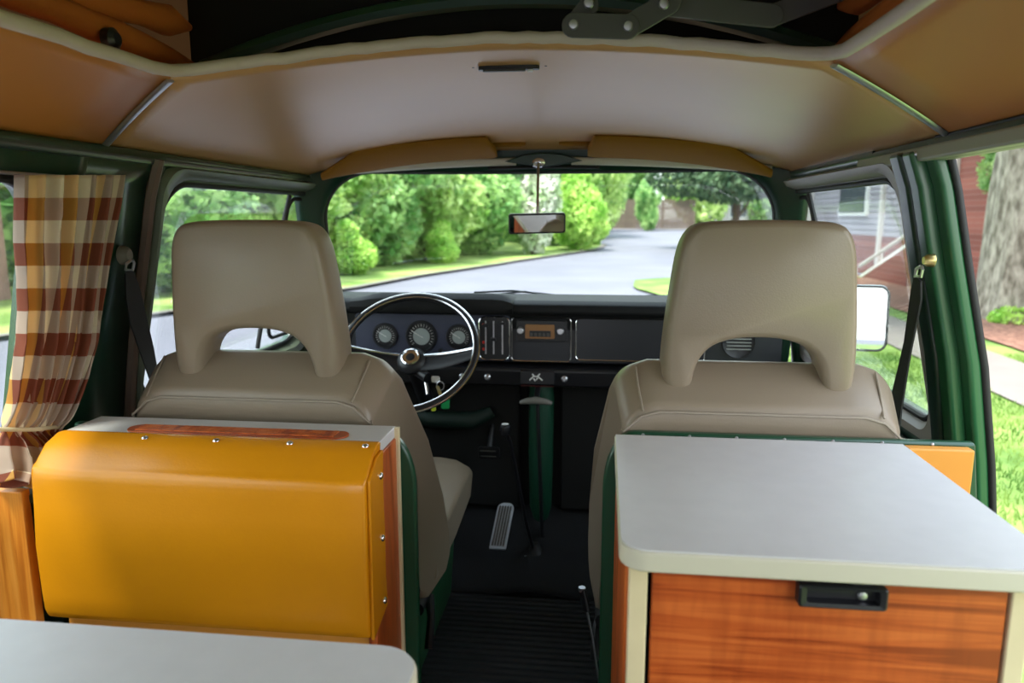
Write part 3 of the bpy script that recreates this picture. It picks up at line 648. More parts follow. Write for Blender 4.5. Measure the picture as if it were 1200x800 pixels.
MB().prism(rrect(-.077, .077, -.024, .024, .006, 5), fm, -.001, .001).build('glass', M['mirror'], mr, smooth=False)

# ------------------------------------------------------------------ dashboard
DY = 2.24
db = thing('dashboard', 'black dashboard with padded top running below the windscreen', 'dashboard', (0, 2.3, .6))
def extr(prof, x0, x1, n=2):
    return MB().loft([[(x, y, z) for y, z in prof] for x in np.linspace(x0, x1, n)])
extr([(2.205, .752), (2.195, .765), (2.20, .785), (2.225, .797), (2.40, .800), (2.40, .70), (2.24, .70), (2.235, .752)], -.72, .72).build('padded_top', M['dashpad'], db, bevel=.006)
bn = MB(); loops = []
for x, h_ in ((-.60, .0), (-.565, .006), (-.53, .016), (-.50, .020), (-.15, .020), (-.115, .016), (-.09, .004), (-.085, 0)):
    loops.append([(x, 2.19, .758), (x, 2.182, .775), (x, 2.188, .790 + h_ * .6), (x, 2.21, .797 + h_), (x, 2.33, .797 + h_ * .5), (x, 2.33, .76)])
bn.loft(loops).build('instrument_hood', M['dashpad'], db)
extr([(DY, .755), (DY, .600), (2.26, .592), (2.38, .592), (2.38, .755)], -.73, .73).build('face', M['dash'], db, bevel=.004)
extr([(2.20, .588), (2.195, .580), (2.205, .532), (2.215, .528), (2.36, .528), (2.36, .588)], -.73, .73).build('parcel_shelf', M['blackplastic'], db, bevel=.004)
def dpl(u0, u1, v0, v1, r, y0, y1, m, nm, bevel=.002, parent=db):
    return MB().prism(rrect(u0, u1, v0, v1, r, 5), lambda u, v, w_: Vector((u, w_, v)), y0, y1).build(nm, m, parent, bevel=bevel, seg=2)
def dring(u0, u1, v0, v1, r, y, rad, m, nm, parent=db):
    return MB().tube([Vector((u, y, v)) for u, v in rrect(u0, u1, v0, v1, r, 5)], rad, 6, closed=True).build(nm, m, parent)
dpl(-.600, -.098, .602, .748, .012, DY - .006, DY + .002, M['panel'], 'instrument_panel')
for gx, gr in ((-.502, .034), (-.383, .044), (-.262, .034)):
    Mx = Matrix.Translation((gx, DY - .006, .676)) @ Matrix.Rotation(R(90), 4, 'X')
    gg = MB().lathe([(gr - .003, -.002), (gr, .006), (gr + .006, .006), (gr + .008, 0), (gr + .008, -.004)], 32, Mx); gg.f = gg.f[:-2]
    gauge = gg.build('gauge', M['blackplastic'], db)
    MB().lathe([(0, 0), (gr - .002, 0), (gr - .002, .001), (0, .001)], 32, Mx).build('dial', M['blackplastic'], gauge, smooth=False)
    MB().lathe([(0, .001), (gr * .62, .001), (gr * .62, .002), (0, .002)], 32, Mx).build('dial_centre', M['dial'], gauge, smooth=False)
    tk = MB()
    for k in range(19):
        a = R(-130 + k * 260 / 18); d = Vector((math.sin(a), 0, math.cos(a))); c_ = Vector((gx, DY - .0085, .676)); tk.tube([c_ + d * gr * .74, c_ + d * gr * .92], .0008, 4)
    tk.build('tick_marks', M['white'], gauge)
    d = Vector((math.sin(R(-60)), 0, math.cos(R(-60)))); c_ = Vector((gx, DY - .010, .676))
    MB().tube([c_ - d * gr * .15, c_ + d * gr * .8], .0012, 4).build('needle', M['white'], gauge)
MB().lathe([(0, 0), (.007, 0), (.007, .006), (0, .007)], 12, Matrix.Translation((-.322, DY - .006, .632)) @ Matrix.Rotation(R(90), 4, 'X')).build('knob', M['blackplastic'], db)
# heater levers
dpl(-.196, -.100, .606, .744, .02, DY - .010, DY, M['blackplastic'], 'heater_panel')
dring(-.196, -.100, .606, .744, .02, DY - .010, .0022, M['chrome'], 'chrome_surround')
for i, x in enumerate((-.175, -.150, -.122)):
    MB().box((x - .002, DY - .013, .625), (x + .002, DY - .009, .730)).build('slot', M['steel'], db, smooth=False)
    MB().box((x - .009, DY - .026, (.712, .668, .72)[i]), (x + .009, DY - .012, (.722, .678, .727)[i])).build('lever_knob', M['blackplastic'], db, bevel=.002)
for (x, z) in ((-.188, .718), (-.188, .662), (-.188, .640), (-.222, .640)): MB().lathe([(0, 0), (.005, 0), (.004, .003), (0, .004)], 10, Matrix.Translation((x + .006, DY - .010, z)) @ Matrix.Rotation(R(90), 4, 'X')).build('warning_light', M['red'], db)
# radio
rd = thing('car_radio', 'small car radio with amber dial and two knobs in the middle of the dashboard', 'radio', (0, DY, .7))
dring(-.094, .092, .604, .742, .012, DY - .004, .0022, M['chrome'], 'chrome_surround', db)
dpl(-.078, .080, .668, .734, .006, DY - .012, DY, M['blackplastic'], 'front_plate', parent=rd)
dl = dpl(-.050, .042, .678, .722, .003, DY - .018, DY - .011, M['amber'], 'dial_window', parent=rd, bevel=.001)
lab(dl, 'amber dial window')
dpl(-.036, .030, .684, .703, .001, DY - .020, DY - .018, M['blackplastic'], 'button_row', parent=dl, bevel=0)
for k in range(5): dpl(-.034 + k * .013, -.026 + k * .013, .686, .696, .001, DY - .023, DY - .020, M['bracket'], 'button', parent=rd, bevel=0)
for x in (-.064, .060): MB().lathe([(0, 0), (.011, 0), (.010, .014), (.008, .016), (0, .016)], 18, Matrix.Translation((x, DY - .012, .703)) @ Matrix.Rotation(R(90), 4, 'X')).build('knob', M['steel'], rd)
# glove box
gb = dpl(.108, .50, .612, .742, .014, DY - .010, DY, M['dash'], 'glove_box_door'); dring(.108, .50, .612, .742, .014, DY - .009, .0020, M['chrome'], 'chrome_surround', gb)
vn = MB().lathe([(.012, 0), (.040, 0), (.048, .004), (.05, -.002)], 28, Matrix.Translation((.60, DY - .004, .676)) @ Matrix.Rotation(R(90), 4, 'X'));
vent = vn.build('air_vent', M['blackplastic'], db)
for k in range(5): MB().box((.60 - .036, DY - .014, .655 + k * .0105), (.60 + .036, DY - .004, .657 + k * .0105)).build('vent_blade', M['steel'], vent, smooth=False)
vn = MB().lathe([(.012, 0), (.030, 0), (.038, .004), (.04, -.002)], 28, Matrix.Translation((-.655, DY - .004, .676)) @ Matrix.Rotation(R(90), 4, 'X')); vn.build('air_vent', M['blackplastic'], db)
# ashtray with white mark
ash = dpl(-.062, .045, .540, .582, .004, 2.186, 2.20, M['blackplastic'], 'ashtray')
mk = MB(); zz = .5615; y_ = 2.1845
for a, b in (((-.030, -.008), (-.018, .004)), ((-.018, .004), (-.004, .004)), ((-.004, .004), (.010, -.008)), ((-.014, .004), (-.022, .012)), ((-.006, .004), (.002, .013)), ((-.018, -.002), (-.012, -.010)), ((-.004, .000), (-.010, -.006))):
    mk.tube([(a[0] - .002, y_, zz + a[1]), (b[0] - .002, y_, zz + b[1])], .0022, 6)
mk.build('emblem', M['white'], ash)
dpl(-.060, .043, .532, .535, .001, 2.190, 2.20, M['darkred'], 'red_strip')
for x in (-.245, -.165, .075): MB().lathe([(0, 0), (.009, 0), (.010, .008), (.006, .012), (0, .012)], 16, Matrix.Translation((x, 2.20, .558)) @ Matrix.Rotation(R(90), 4, 'X')).build('knob', M['steel'], db)
# black boxes stand in for the shade of the cavities below the dashboard
mb = MB(); mb.box((-.72, 2.27, .10), (-.07, 2.40, .53)).box((.06, 2.27, .10), (.72, 2.40, .53)).box((-.08, 2.30, .08), (.07, 2.40, .53)); lab(mb.build('footwell_shade', M['dark'], db, bevel=.01), 'black boxes for the shade under the dashboard')
mb = MB(); mb.tube([(-.50, 2.26, .43), (-.36, 2.25, .40), (-.22, 2.25, .40), (-.16, 2.26, .43)], [.02, .03, .03, .02], 10); mb.build('heater_duct', M['duct'], db)
# green column in the middle with the handbrake
cl = thing('heater_pipe', 'dark green upright heater pipe between the footwells under the dashboard', 'pipe', (0, 2.3, 0))
MB().tube([(.0, 2.26, .06), (.0, 2.25, .12), (0, 2.25, .30), (0, 2.26, .53)], [.02, .036, .040, .040], 16).build('pipe', M['pipe'], cl)
hb = thing('parking_brake', 'grey T shaped parking brake handle below the dashboard centre', 'brake handle', (0, 2.15, .49))
hp = P(628, 471, Y=2.13)
MB().tube([hp + Vector((-.048, .004, -.004)), hp + Vector((-.03, 0, .002)), hp + Vector((0, -.002, .006)), hp + Vector((.03, 0, .002)), hp + Vector((.048, .004, -.004))], [.006, .0095, .012, .0095, .006], 12).build('handle', M['trimgrey'], hb)
MB().tube([hp, hp + Vector((0, .09, .03))], .009, 10).build('rod', M['blackplastic'], hb)
MB().tube([hp + Vector((0, .05, 0)), Vector((.012, 2.18, .02))], .006, 8).build('pull_rod', M['blackplastic'], hb)
gl = thing('gear_lever', 'thin black gear lever rising from the floor left of centre', 'gear lever', (-.006, 2.13, 0))
k_ = P(592, 503, Y=1.98)
MB().tube([(-.006, 2.13, .0), (-.03, 2.09, .12), (k_.x + .012, 2.01, k_.z - .05), k_], .0055, 10).build('lever', M['blackplastic'], gl)
MB().lathe([(0, -.018), (.010, -.016), (.016, -.002), (.014, .010), (.006, .015), (0, .016)], 18, Matrix.Translation(k_)).build('knob', M['blackplastic'], gl)
MB().lathe([(0, 0), (.011, 0), (.010, .001), (0, .0015)], 16, Matrix.Translation(k_ + Vector((0, 0, .0155)))).build('white_disc', M['white'], gl)  # small white disc on top of the knob
MB().lathe([(0, 0), (.045, 0), (.040, .012), (.022, .022), (.012, .045), (0, .05)], 20, Matrix.Translation((-.006, 2.13, -.002))).build('boot', M['blackrub'], gl)
for s in (-1, 1): MB().lathe([(0, 0), (.008, 0), (.006, .006), (0, .007)], 8, Matrix.Translation((-.006 + s * .026, 2.10, .008))).build('bolt', M['steel'], gl)
# pedals
ap = thing('accelerator_pedal', 'long ribbed silver accelerator pedal on the black carpet', 'pedal', (-.13, 2.2, 0))
A, B_ = P(583, 644, Y=2.06), P(594, 590, Y=2.17)
ax = (B_ - A).normalized(); rt = Vector((1, 0, 0)); nn = rt.cross(ax).normalized(); L = (B_ - A).length
fp = lambda u, v, w_: A + rt * (u + .0) + ax * v + nn * w_
MB().prism(rrect(-.026, .026, 0, L, (.02, .02, .004, .004), 6), fp, 0, .008).build('plate', M['pedal'], ap, bevel=.002)
mb = MB()
for k in range(5): mb.box((-.0195 + k * .0085, .01, .008), (-.0155 + k * .0085, L - .012, .0115), Matrix(((rt.x, ax.x, nn.x, A.x), (rt.y, ax.y, nn.y, A.y), (rt.z, ax.z, nn.z, A.z), (0, 0, 0, 1))))
mb.build('rib', M['bracket'], ap, smooth=False)
bp = thing('brake_pedal', 'small black brake pedal with two pale lines left of the gear lever', 'pedal', (-.17, 2.2, .25))
pc = P(573, 531, Y=2.2)
MB().prism(rrect(-.035, .035, -.022, .022, .008, 4), lambda u, v, w_: pc + Vector((u, w_ - v * .3, v)), 0, .012).build('pad', M['blackrub'], bp, bevel=.002)
MB().box((pc.x - .028, pc.y - .007, pc.z + .008), (pc.x + .022, pc.y + .002, pc.z + .0105)).box((pc.x - .028, pc.y - .001, pc.z - .012), (pc.x + .022, pc.y + .006, pc.z - .0095)).build('grip_line', M['bracket'], bp, smooth=False)
MB().tube([pc + Vector((0, .01, 0)), pc + Vector((0, .1, .1))], .008, 8).build('arm', M['blackplastic'], bp)

# ------------------------------------------------------------------ steering wheel
SWC = Vector((-.371, 2.022, .668)); TILT = R(35)   # wheel plane normal leans back toward the driver
sw = thing('steering_wheel', 'large thin black steering wheel with chrome edge left of centre', 'steering wheel', SWC)
SX, SYv = Vector((1, 0, 0)), Vector((0, math.cos(R(46)), math.sin(R(46)))); SN = SX.cross(SYv).normalized()
def wp(a, r, h_=0): return SWC + SX * math.sin(a) * r + SYv * math.cos(a) * r + SN * h_
RW = .199
MB().tube([wp(a, RW) for a in np.linspace(0, 2 * math.pi, 72, endpoint=False)], .0105, 12, closed=True).build('rim', M['blackplastic'], sw)
for dr in (-.006, .009): MB().tube([wp(a, RW + dr, .007 if dr < 0 else .004) for a in np.linspace(0, 2 * math.pi, 72, endpoint=False)], .0030, 6, closed=True).build('chrome_bead', M['chrome'], sw)
for s in (-1, 1):
    mb = MB(); loops = []
    for k, rr_ in enumerate(np.linspace(.02, RW - .004, 8)):
        a = s * (math.pi / 2 + .16 * (1 - k / 7)); wd = .030 - .014 * k / 7; c_ = wp(a, rr_, -.052 + .046 * (k / 7) ** 1.5); td = SYv
        loops.append([c_ + td * wd * math.cos(q) + SN * .005 * math.sin(q) for q in np.linspace(0, 2 * math.pi, 10, endpoint=False)])
    mb.loft(loops).build('spoke', M['blackplastic'], sw)
    MB().tube([wp(s * (math.pi / 2 - .02), r_, -.044 + .044 * ((r_ - .03) / .17) ** 1.5) + SYv * .012 for r_ in np.linspace(.03, RW - .006, 8)], .0045, 8).build('spoke_trim', M['chrome'], sw)
MX = Matrix.Translation(SWC) @ Matrix(((SX.x, SYv.x, SN.x, 0), (SX.y, SYv.y, SN.y, 0), (SX.z, SYv.z, SN.z, 0), (0, 0, 0, 1)))
MB().lathe([(0, -.07), (.040, -.07), (.046, -.05), (.038, -.038), (.026, -.032), (0, -.030)], 28, MX).build('hub', M['blackplastic'], sw)
MB().lathe([(.026, -.032), (.028, -.029), (.024, -.027), (.022, -.031)], 28, MX).build('hub_ring', M['chrome'], sw)
MB().tube([SWC - SN * .04, SWC - SN * .55], .024, 16).build('column', M['blackplastic'], sw)
kp = P(509, 444, Y=2.03)
MB().tube([kp + Vector((-.09, .05, .03)), kp + Vector((-.02, 0, .003))], .016, 12).build('ignition_lock', M['blackplastic'], sw)
MB().tube([SWC - SN * .05 + SX * .03, P(500, 455, Y=2.03), P(501, 462, Y=2.02)], .004, 8).build('stalk', M['chrome'], sw)
ky = thing('key_ring', 'bunch of keys with green and lime tags hanging from the ignition', 'keys', kp)
MB().prism(rrect(-.013, .013, -.010, .010, .006, 5), lambda u, v, w_: kp + Vector((u + .004, w_, v)), -.002, .002).build('key_head', M['chrome'], ky)
k2 = P(516, 452, Y=2.02); MB().tube([k2 + Vector((.011 * math.cos(a), 0, .013 * math.sin(a))) for a in np.linspace(0, 6.28, 16, endpoint=False)], .0013, 6, closed=True).build('ring', M['steel'], ky)
k3 = P(515, 459, Y=2.02); MB().prism(rrect(-.005, .005, -.018, .018, .004, 4), lambda u, v, w_: k3 + Vector((u - v * .35, w_, v)), -.001, .001).build('key', M['brass'], ky)
k4 = P(522, 473, Y=2.01); lab(MB().prism(rrect(-.012, .012, -.014, .014, .005, 4), lambda u, v, w_: k4 + Vector((u, w_, v)), -.003, .003).build('tag', M['keygreen'], ky), 'green tag')
k5 = P(508, 476, Y=2.01); lab(MB().prism(rrect(-.007, .007, -.014, .014, .005, 4), lambda u, v, w_: k5 + Vector((u, w_, v)), -.003, .003).build('tag', M['keylime'], ky), 'lime tag')

# ------------------------------------------------------------------ seats
def make_seat(cx, label, inner):
    """inner=+1: the aisle is on the seat's +x side"""
    t = thing('driver_seat' if cx < 0 else 'passenger_seat', label, 'seat', (cx, 1.45, 0))
    hw = .238
    # side outline (y,z) with reclined back
    prof = [(1.185, .725, .222), (1.196, .752, .222), (1.268, .800, .234), (1.300, .803, .240), (1.33, .775, .250), (1.43, .62, .272), (1.52, .46, .280), (1.575, .34, .282), (1.59, .27, .280),
            (1.56, .225, .272), (1.42, .23, .262), (1.375, .27, .255), (1.27, .49, .240), (1.20, .66, .228)]
    loops = []
    for u in np.linspace(-1, 1, 17):
        e = abs(u); dz = .040 * max(0, (e - .74) / .26) ** 2
        loops.append([(cx + u * w_, y, z - dz * (z - .24) / .56) for y, z, w_ in prof])
    back = MB().loft(loops).build('backrest', M['vinyl'], t, bevel=.016, seg=4)
    sm = MB()
    sm.tube([(cx + u * .222, 1.184, .733 - .036 * max(0, (abs(u) - .74) / .26) ** 2) for u in np.linspace(-1, 1, 16)], .0022, 6)
    for s in (-1, 1):
        sm.tube([(cx + s * w_, y, z) for y, z, w_ in ((1.187, .70, .223), (1.204, .655, .229), (1.274, .49, .241), (1.377, .28, .256))], .0022, 6)
        sm.tube([(cx + s * .190, 1.184, .733), (cx + s * .197, 1.230, .768), (cx + s * .200, 1.262, .792)], .0018, 6)
    sm.build('piping', M['seam'], back)
    cu = MB(); loops = []
    for u in np.linspace(-1, 1, 13):
        e = abs(u); dz = -.03 * max(0, (e - .7) / .3) ** 2; x = cx + u * (hw + .030)
        loops.append([(x, 1.46, .25), (x, 1.48, .36 + dz), (x, 1.60, .37 + dz), (x, 1.85, .385 + dz), (x, 1.935, .38 + dz), (x, 1.965, .36 + dz), (x, 1.955, .32), (x, 1.92, .27), (x, 1.70, .25)])
    cu.loft(loops).build('cushion', M['vinyl'], t, bevel=.018, seg=4)
    # headrest arch
    hr = []
    half = [(.0, 1.046), (.06, 1.045), (.104, 1.041), (.124, 1.028), (.137, .997), (.146, .93), (.153, .86), (.156, .80), (.152, .768), (.138, .756), (.118, .757), (.107, .768), (.103, .790), (.094, .816), (.074, .838), (.04, .850), (.0, .853)]
    ctl = [Vector((x, z)) for x, z in half] + [Vector((-x, z)) for x, z in reversed(half[1:-1])]
    pts = []
    for i in range(len(ctl)):
        p0, p1, p2, p3 = ctl[i - 1], ctl[i], ctl[(i + 1) % len(ctl)], ctl[(i + 2) % len(ctl)]
        for q in (0, .25, .5, .75): pts.append(.5 * (2 * p1 + (p2 - p0) * q + (2 * p0 - 5 * p1 + 4 * p2 - p3) * q * q + (3 * p1 - p0 - 3 * p2 + p3) * q ** 3))
    def fh(u, v, w_): return Vector((cx + u * (1 + .02 * w_ / .09), 1.222 + (v - .76) * -.10 + w_, v))
    def inset(P_, d):
        out = []
        for i in range(len(P_)):
            t_ = (P_[(i + 1) % len(P_)] - P_[i - 1]).normalized(); out.append(Vector((P_[i].x + t_.y * d, P_[i].y - t_.x * d)))
        return out
    mb = MB(); lp = []
    for d, w_ in ((.0125, -.001), (.0095, .0008), (.006, .0035), (.003, .008), (.001, .015), (0, .026), (0, .058), (.001, .067), (.003, .075), (.006, .080), (.0095, .083), (.0125, .085)):
        lp.append([fh(p.x, p.y, w_) for p in inset(pts, d)])
    mb.loft(lp); ho = mb.build('headrest', M['vinyl'], t, smooth=True, angle=70)
    for s in (-1, 1):
        MB().prism(rrect(-.020, .020, .0, .05, .008, 4), lambda u, v, w_: Vector((cx + s * .125 + u, 1.245 + v, w_)), .745, .764).build('headrest_cap', M['blackplastic'], ho, bevel=.003)
    # pedestal, rails, adjuster
    pm = MB(); pm.loft([[(cx + sx * a, y, z) for sx, y in ((-1, 1.44), (1, 1.44), (1, 1.88), (-1, 1.88))] for a, z in ((.215, -.01), (.220, .05), (.230, .20), (.235, .235))])
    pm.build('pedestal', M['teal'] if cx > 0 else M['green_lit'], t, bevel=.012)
    for s in (-1, 1): MB().box((cx + s * .20 - .014, 1.36, .225), (cx + s * .20 + .014, 1.93, .262)).build('slide_rail', M['blackplastic'], t, bevel=.003)
    hx = cx + inner * .245
    MB().tube([(hx, 1.50, .20), (hx + inner * .012, 1.46, .17), (hx + inner * .015, 1.42, .12)], [.011, .009, .010], 8).build('adjuster_lever', M['blackplastic'], t)
    MB().tube([(hx, 1.47, .235), (hx, 1.38, .235)], .016, 10).build('hinge', M['blackplastic'], t)
    return t
make_seat(-.440, 'taupe vinyl driver seat with arched headrest behind the steering wheel', 1)
make_seat(.440, 'taupe vinyl passenger seat with arched headrest behind the grey worktop', -1)

# ------------------------------------------------------------------ bulkheads behind the seats
def bulkhead(sgn, xi, label, zt, yy):
    t = thing('seat_bulkhead', label, 'bulkhead', (sgn * .5, yy, 0))
    out = [(sgn * xi, 0), (sgn * xi, zt - .10)] + [(sgn * (xi + .05 - .05 * math.cos(a)), zt - .10 + .10 * math.sin(a)) for a in np.linspace(.15, math.pi / 2, 8)] + [(sgn * .765, zt), (sgn * .79, .5), (sgn * .80, 0)]
    MB().prism(out, lambda u, v, w_: Vector((u, w_, v)), yy, yy + .018).build('panel', M['bulk'], t, bevel=.005)
    return t
b1 = bulkhead(-1, .135, 'green metal bulkhead edge between the driver seat and the yellow padded cabinet', .685, 1.165)
b2 = bulkhead(1, .186, 'green metal bulkhead with riveted top edge behind the passenger seat', .701, 1.17)
for k in range(7): MB().lathe([(0, 0), (.003, 0), (.002, .002), (0, .0025)], 8, Matrix.Translation((.25 + k * .075, 1.170, .697)) @ Matrix.Rotation(R(90), 4, 'X')).build('rivet', M['steel'], b2)
op = MB().box((.655, 1.145, .40), (.752, 1.166, .697)).build('side_panel', M['ochre'], smooth=False, bevel=.003)
tag(op, 'small ochre panel between the grey worktop and the green door pillar', 'panel')

# ------------------------------------------------------------------ right cabinet with worktop
rc = thing('cabinet', 'low teak cabinet with black pull handle under the grey worktop', 'cabinet', (.42, .95, 0))
MB().box((.207, .765, 0.0), (.222, 1.155, .675)).build('side_panel', M['woodside'], rc, smooth=False, bevel=.002)
MB().box((.607, .765, .0), (.622, 1.14, .675)).build('side_panel', M['woodside'], rc, smooth=False, bevel=.002)
MB().box((.222, 1.13, 0.0), (.607, 1.142, .67)).build('back_panel', M['woodside'], rc, smooth=False)
MB().box((.211, .752, .0), (.2315, .768, .675)).build('stile', M['cream'], rc, bevel=.002); MB().box((.604, .752, 0), (.624, .768, .675)).build('stile', M['cream'], rc, bevel=.002)
lab(MB().box((.2315, .790, .0), (.604, .80, .675)).build('gap_shade', M['dark'], rc, smooth=False), 'black sheet for the shade behind the flap')  # black sheet put in the gap where only shade lies
fl = MB().box((.2365, .7545, .18), (.6015, .770, .672)).build('flap', M['wood'], rc, bevel=.002)
MB().box((.2365, .7545, .0), (.6015, .770, .175)).build('plinth', M['wood'], rc, bevel=.002)
hc = P(985, 695, Y=.75)
hcu = lambda u, v, w_: Vector((hc.x + u, .7545 - w_, hc.z + v))
inn = rrect(-.037, .037, -.0075, .0085, .002, 3); outr = rrect(-.045, .045, -.0135, .0125, .004, 3)
MB().loft([[hcu(u, v, 0) for u, v in outr], [hcu(u, v, .013) for u, v in outr], [hcu(u, v, .015) for u, v in blend(outr, inn, .3)], [hcu(u, v, .014) for u, v in inn], [hcu(u * .97, v * .9, .003) for u, v in inn]], caps=True).build('handle', M['blackplastic'], fl)
MB().prism(rrect(.008, .028, .010, .020, .004, 3), hcu, 0, .010).build('latch', M['blackplastic'], fl, bevel=.001)
MB().lathe([(0, 0), (.0055, 0), (.0045, .003), (0, .004)], 12, Matrix.Translation(hcu(.022, -.001, .004)) @ Matrix.Rotation(R(90), 4, 'X')).build('latch_button', M['steel'], fl)
def worktop_pts(e): return [(.652 - e, 1.158 - e), (.203 + e, 1.158 - e), (.200 + e, .77)] + [(.200 + e + .03 - .03 * math.cos(a), .735 + e - .03 * math.sin(a) + .03) for a in np.linspace(.0, math.pi / 2, 6)] + [(.652 - e, .735 + e)]
wt = thing('worktop', 'pale grey laminate worktop with rounded corner on the teak cabinet', 'worktop', (.42, .95, .675))
MB().prism(worktop_pts(0), lambda u, v, w_: Vector((u, v, w_)), .6752, .6985).build('edge_band', M['lamedge'], wt, bevel=.003)
MB().prism(worktop_pts(.002), lambda u, v, w_: Vector((u, v, w_)), .6985, .7005).build('laminate', M['lam'], wt, smooth=False)

# ------------------------------------------------------------------ left cabinet with yellow pad
lc = thing('cooler_cabinet', 'teak sided cabinet with white top and oval tambour slot behind the driver seat', 'cabinet', (-.43, 1.08, 0))
MB().box((-.178, 1.018, 0), (-.163, 1.155, .682)).build('side_panel', M['woodside'], lc, bevel=.002)
MB().box((-.166, 1.150, 0), (-.158, 1.160, .70)).build('edge_strip', M['cream'], lc, bevel=.001)
MB().box((-.700, 1.028, 0), (-.180, 1.14, .675)).build('body', M['ochre'], lc, smooth=False)
MB().box((-.705, 1.045, .6825), (-.165, 1.160, .701)).build('top', M['lam'], lc, bevel=.002)
tp = MB().prism(rrect(-.605, -.225, 1.072, 1.114, .021, 8), lambda u, v, w_: Vector((u, v, w_)), .7005, .7035).build('tambour', M['wood'], lc, bevel=.001)
for k in range(4):
    MB().box((-.585, 1.0780 + k * .0082, .7035), (-.245, 1.0822 + k * .0082, .7056)).build('slat', M['woodside'], tp, smooth=False)
yp = thing('padded_cover', 'yellow vinyl padded cover snapped onto the front of the white topped cabinet', 'cover', (-.43, 1.0, .5))
# cover: front face, sloping top flap, side flap in one sheet
loops = []
def yrow(x, puff):
    e = 1.0
    return [(x, 1.066, .7035), (x, 1.050, .7045), (x, 1.020, .694), (x, .994, .672), (x, .9875 - puff, .6685), (x, .984 - puff, .664), (x, .982 - puff, .658), (x, .981 - puff, .648), (x, .9805 - puff, .630), (x, .979 - puff, .60), (x, .974 - puff, .54), (x, .976 - puff, .46), (x, .978 - puff, .43), (x, .984, .416), (x, .998, .408), (x, 1.03, .408)]
xs = [-.702, -.698, -.685, -.64, -.55, -.45, -.35, -.26, -.20, -.180, -.168, -.163]
for i, x in enumerate(xs):
    ed = min(i, len(xs) - 1 - i); loops.append([(p[0], p[1] + (.005, .001, 0, 0)[min(ed, 3)] * (1 if p[1] < .995 else 0), p[2]) for p in yrow(x, .004 if ed > 2 else 0)])
MB().loft(loops).build('pad', M['yellow'], yp, bevel=.008, seg=4)
MB().prism([(.985, .412), (1.060, .43), (1.056, .50), (1.058, .56), (1.055, .62), (1.060, .692), (1.03, .690), (.990, .665)], lambda u, v, w_: Vector((w_, u, v)), -.1625, -.1575).build('side_flap', M['yellow'], yp, bevel=.0015, seg=2)
def snap(p, M_): MB().lathe([(0, 0), (.0055, 0), (.005, .002), (.003, .0035), (0, .004)], 14, Matrix.Translation(p) @ M_).build('snap', M['chrome'], yp)
for q in ((162, 517), (247, 520), (335, 523), (425, 526)):
    p = P(*q, Z=.702); p.y = min(1.053, max(1.04, p.y)); snap(Vector((p.x, 1.042, .702)), Matrix.Rotation(R(0), 4, 'X'))
for z in (.655, .553, .447): snap(Vector((-.1575, 1.042, z)), Matrix.Rotation(R(90), 4, 'Y'))
lp_ = MB().box((-.86, .985, -.0), (-.722, 1.003, .625)).build('side_panel', M['ochrewood'], bevel=.002); tag(lp_, 'golden plywood panel under the gingham curtain', 'panel')
ld = MB().box((-.84, 1.0, .60), (-.712, 1.17, .615)).build('window_ledge', M['green'], bevel=.003); tag(ld, 'dark green ledge between the curtain and the white topped cabinet', 'ledge')

# ------------------------------------------------------------------ table in the foreground
tb = thing('table', 'white laminate table top with rounded corner in the bottom left foreground', 'table', (-.4, .45, 0))
tpts = rrect(-.80, -.003, .24, .690, (.045, .03, .03, .045), 8)
MB().prism(tpts, lambda u, v, w_: Vector((u, v, w_)), .575, .5985).build('edge_band', M['lamedge'], tb, bevel=.004)
MB().prism(rrect(-.797, -.006, .243, .687, (.043, .03, .03, .043), 8), lambda u, v, w_: Vector((u, v, w_)), .5985, .6005).build('laminate', M['lam'], tb, smooth=False)
MB().tube([(-.45, .45, -.01), (-.45, .45, .575)], .022, 16).build('post', M['steel'], tb)
MB().lathe([(0, 0), (.10, 0), (.095, .012), (.03, .03), (0, .03)], 24, Matrix.Translation((-.45, .45, -.012))).build('base', M['steel'], tb)

# ------------------------------------------------------------------ gingham curtain
m = bpy.data.materials.new('gingham_cotton'); m.use_nodes = True; t = m.node_tree; b = t.nodes['Principled BSDF']; b.inputs['Roughness'].default_value = 0.85; L_ = t.links.new
uv = t.nodes.new('ShaderNodeUVMap'); sx = t.nodes.new('ShaderNodeSeparateXYZ'); L_(uv.outputs[0], sx.inputs[0])
def band(sock, stops):
    fr = t.nodes.new('ShaderNodeMath'); fr.operation = 'FRACT'; L_(sock, fr.inputs[0]); r = t.nodes.new('ShaderNodeValToRGB'); r.color_ramp.interpolation = 'CONSTANT'
    e = r.color_ramp.elements; e[0].position = 0; e[0].color = (*stops[0][1], 1); e[1].position = stops[1][0]; e[1].color = (*stops[1][1], 1)
    for p_, c_ in stops[2:]: k = e.new(p_); k.color = (*c_, 1)
    L_(fr.outputs[0], r.inputs[0]); return r.outputs[0]
BR, WH, YE = lin(124, 54, 38), lin(252, 242, 222), lin(246, 196, 76)
cu_ = band(sx.outputs['X'], [(0, BR), (.25, YE), (.5, BR), (.75, WH)]); cv_ = band(sx.outputs['Y'], [(0, WH), (.5, lin(176, 104, 76))])
mx = t.nodes.new('ShaderNodeMix'); mx.data_type = 'RGBA'; mx.inputs[0].default_value = .5; L_(cu_, mx.inputs[6]); L_(cv_, mx.inputs[7])
tl = t.nodes.new('ShaderNodeBsdfTranslucent'); ms = t.nodes.new('ShaderNodeMixShader'); ms.inputs[0].default_value = .5
L_(mx.outputs[2], b.inputs['Base Color']); L_(mx.outputs[2], tl.inputs[0]); L_(b.outputs[0], ms.inputs[1]); L_(tl.outputs[0], ms.inputs[2]); L_(ms.outputs[0], t.nodes['Material Output'].inputs[0])
M['gingham'] = m
cur = thing('curtain', 'brown and yellow gingham curtain gathered at the left window', 'curtain', (-.72, 1.15, 1.12))
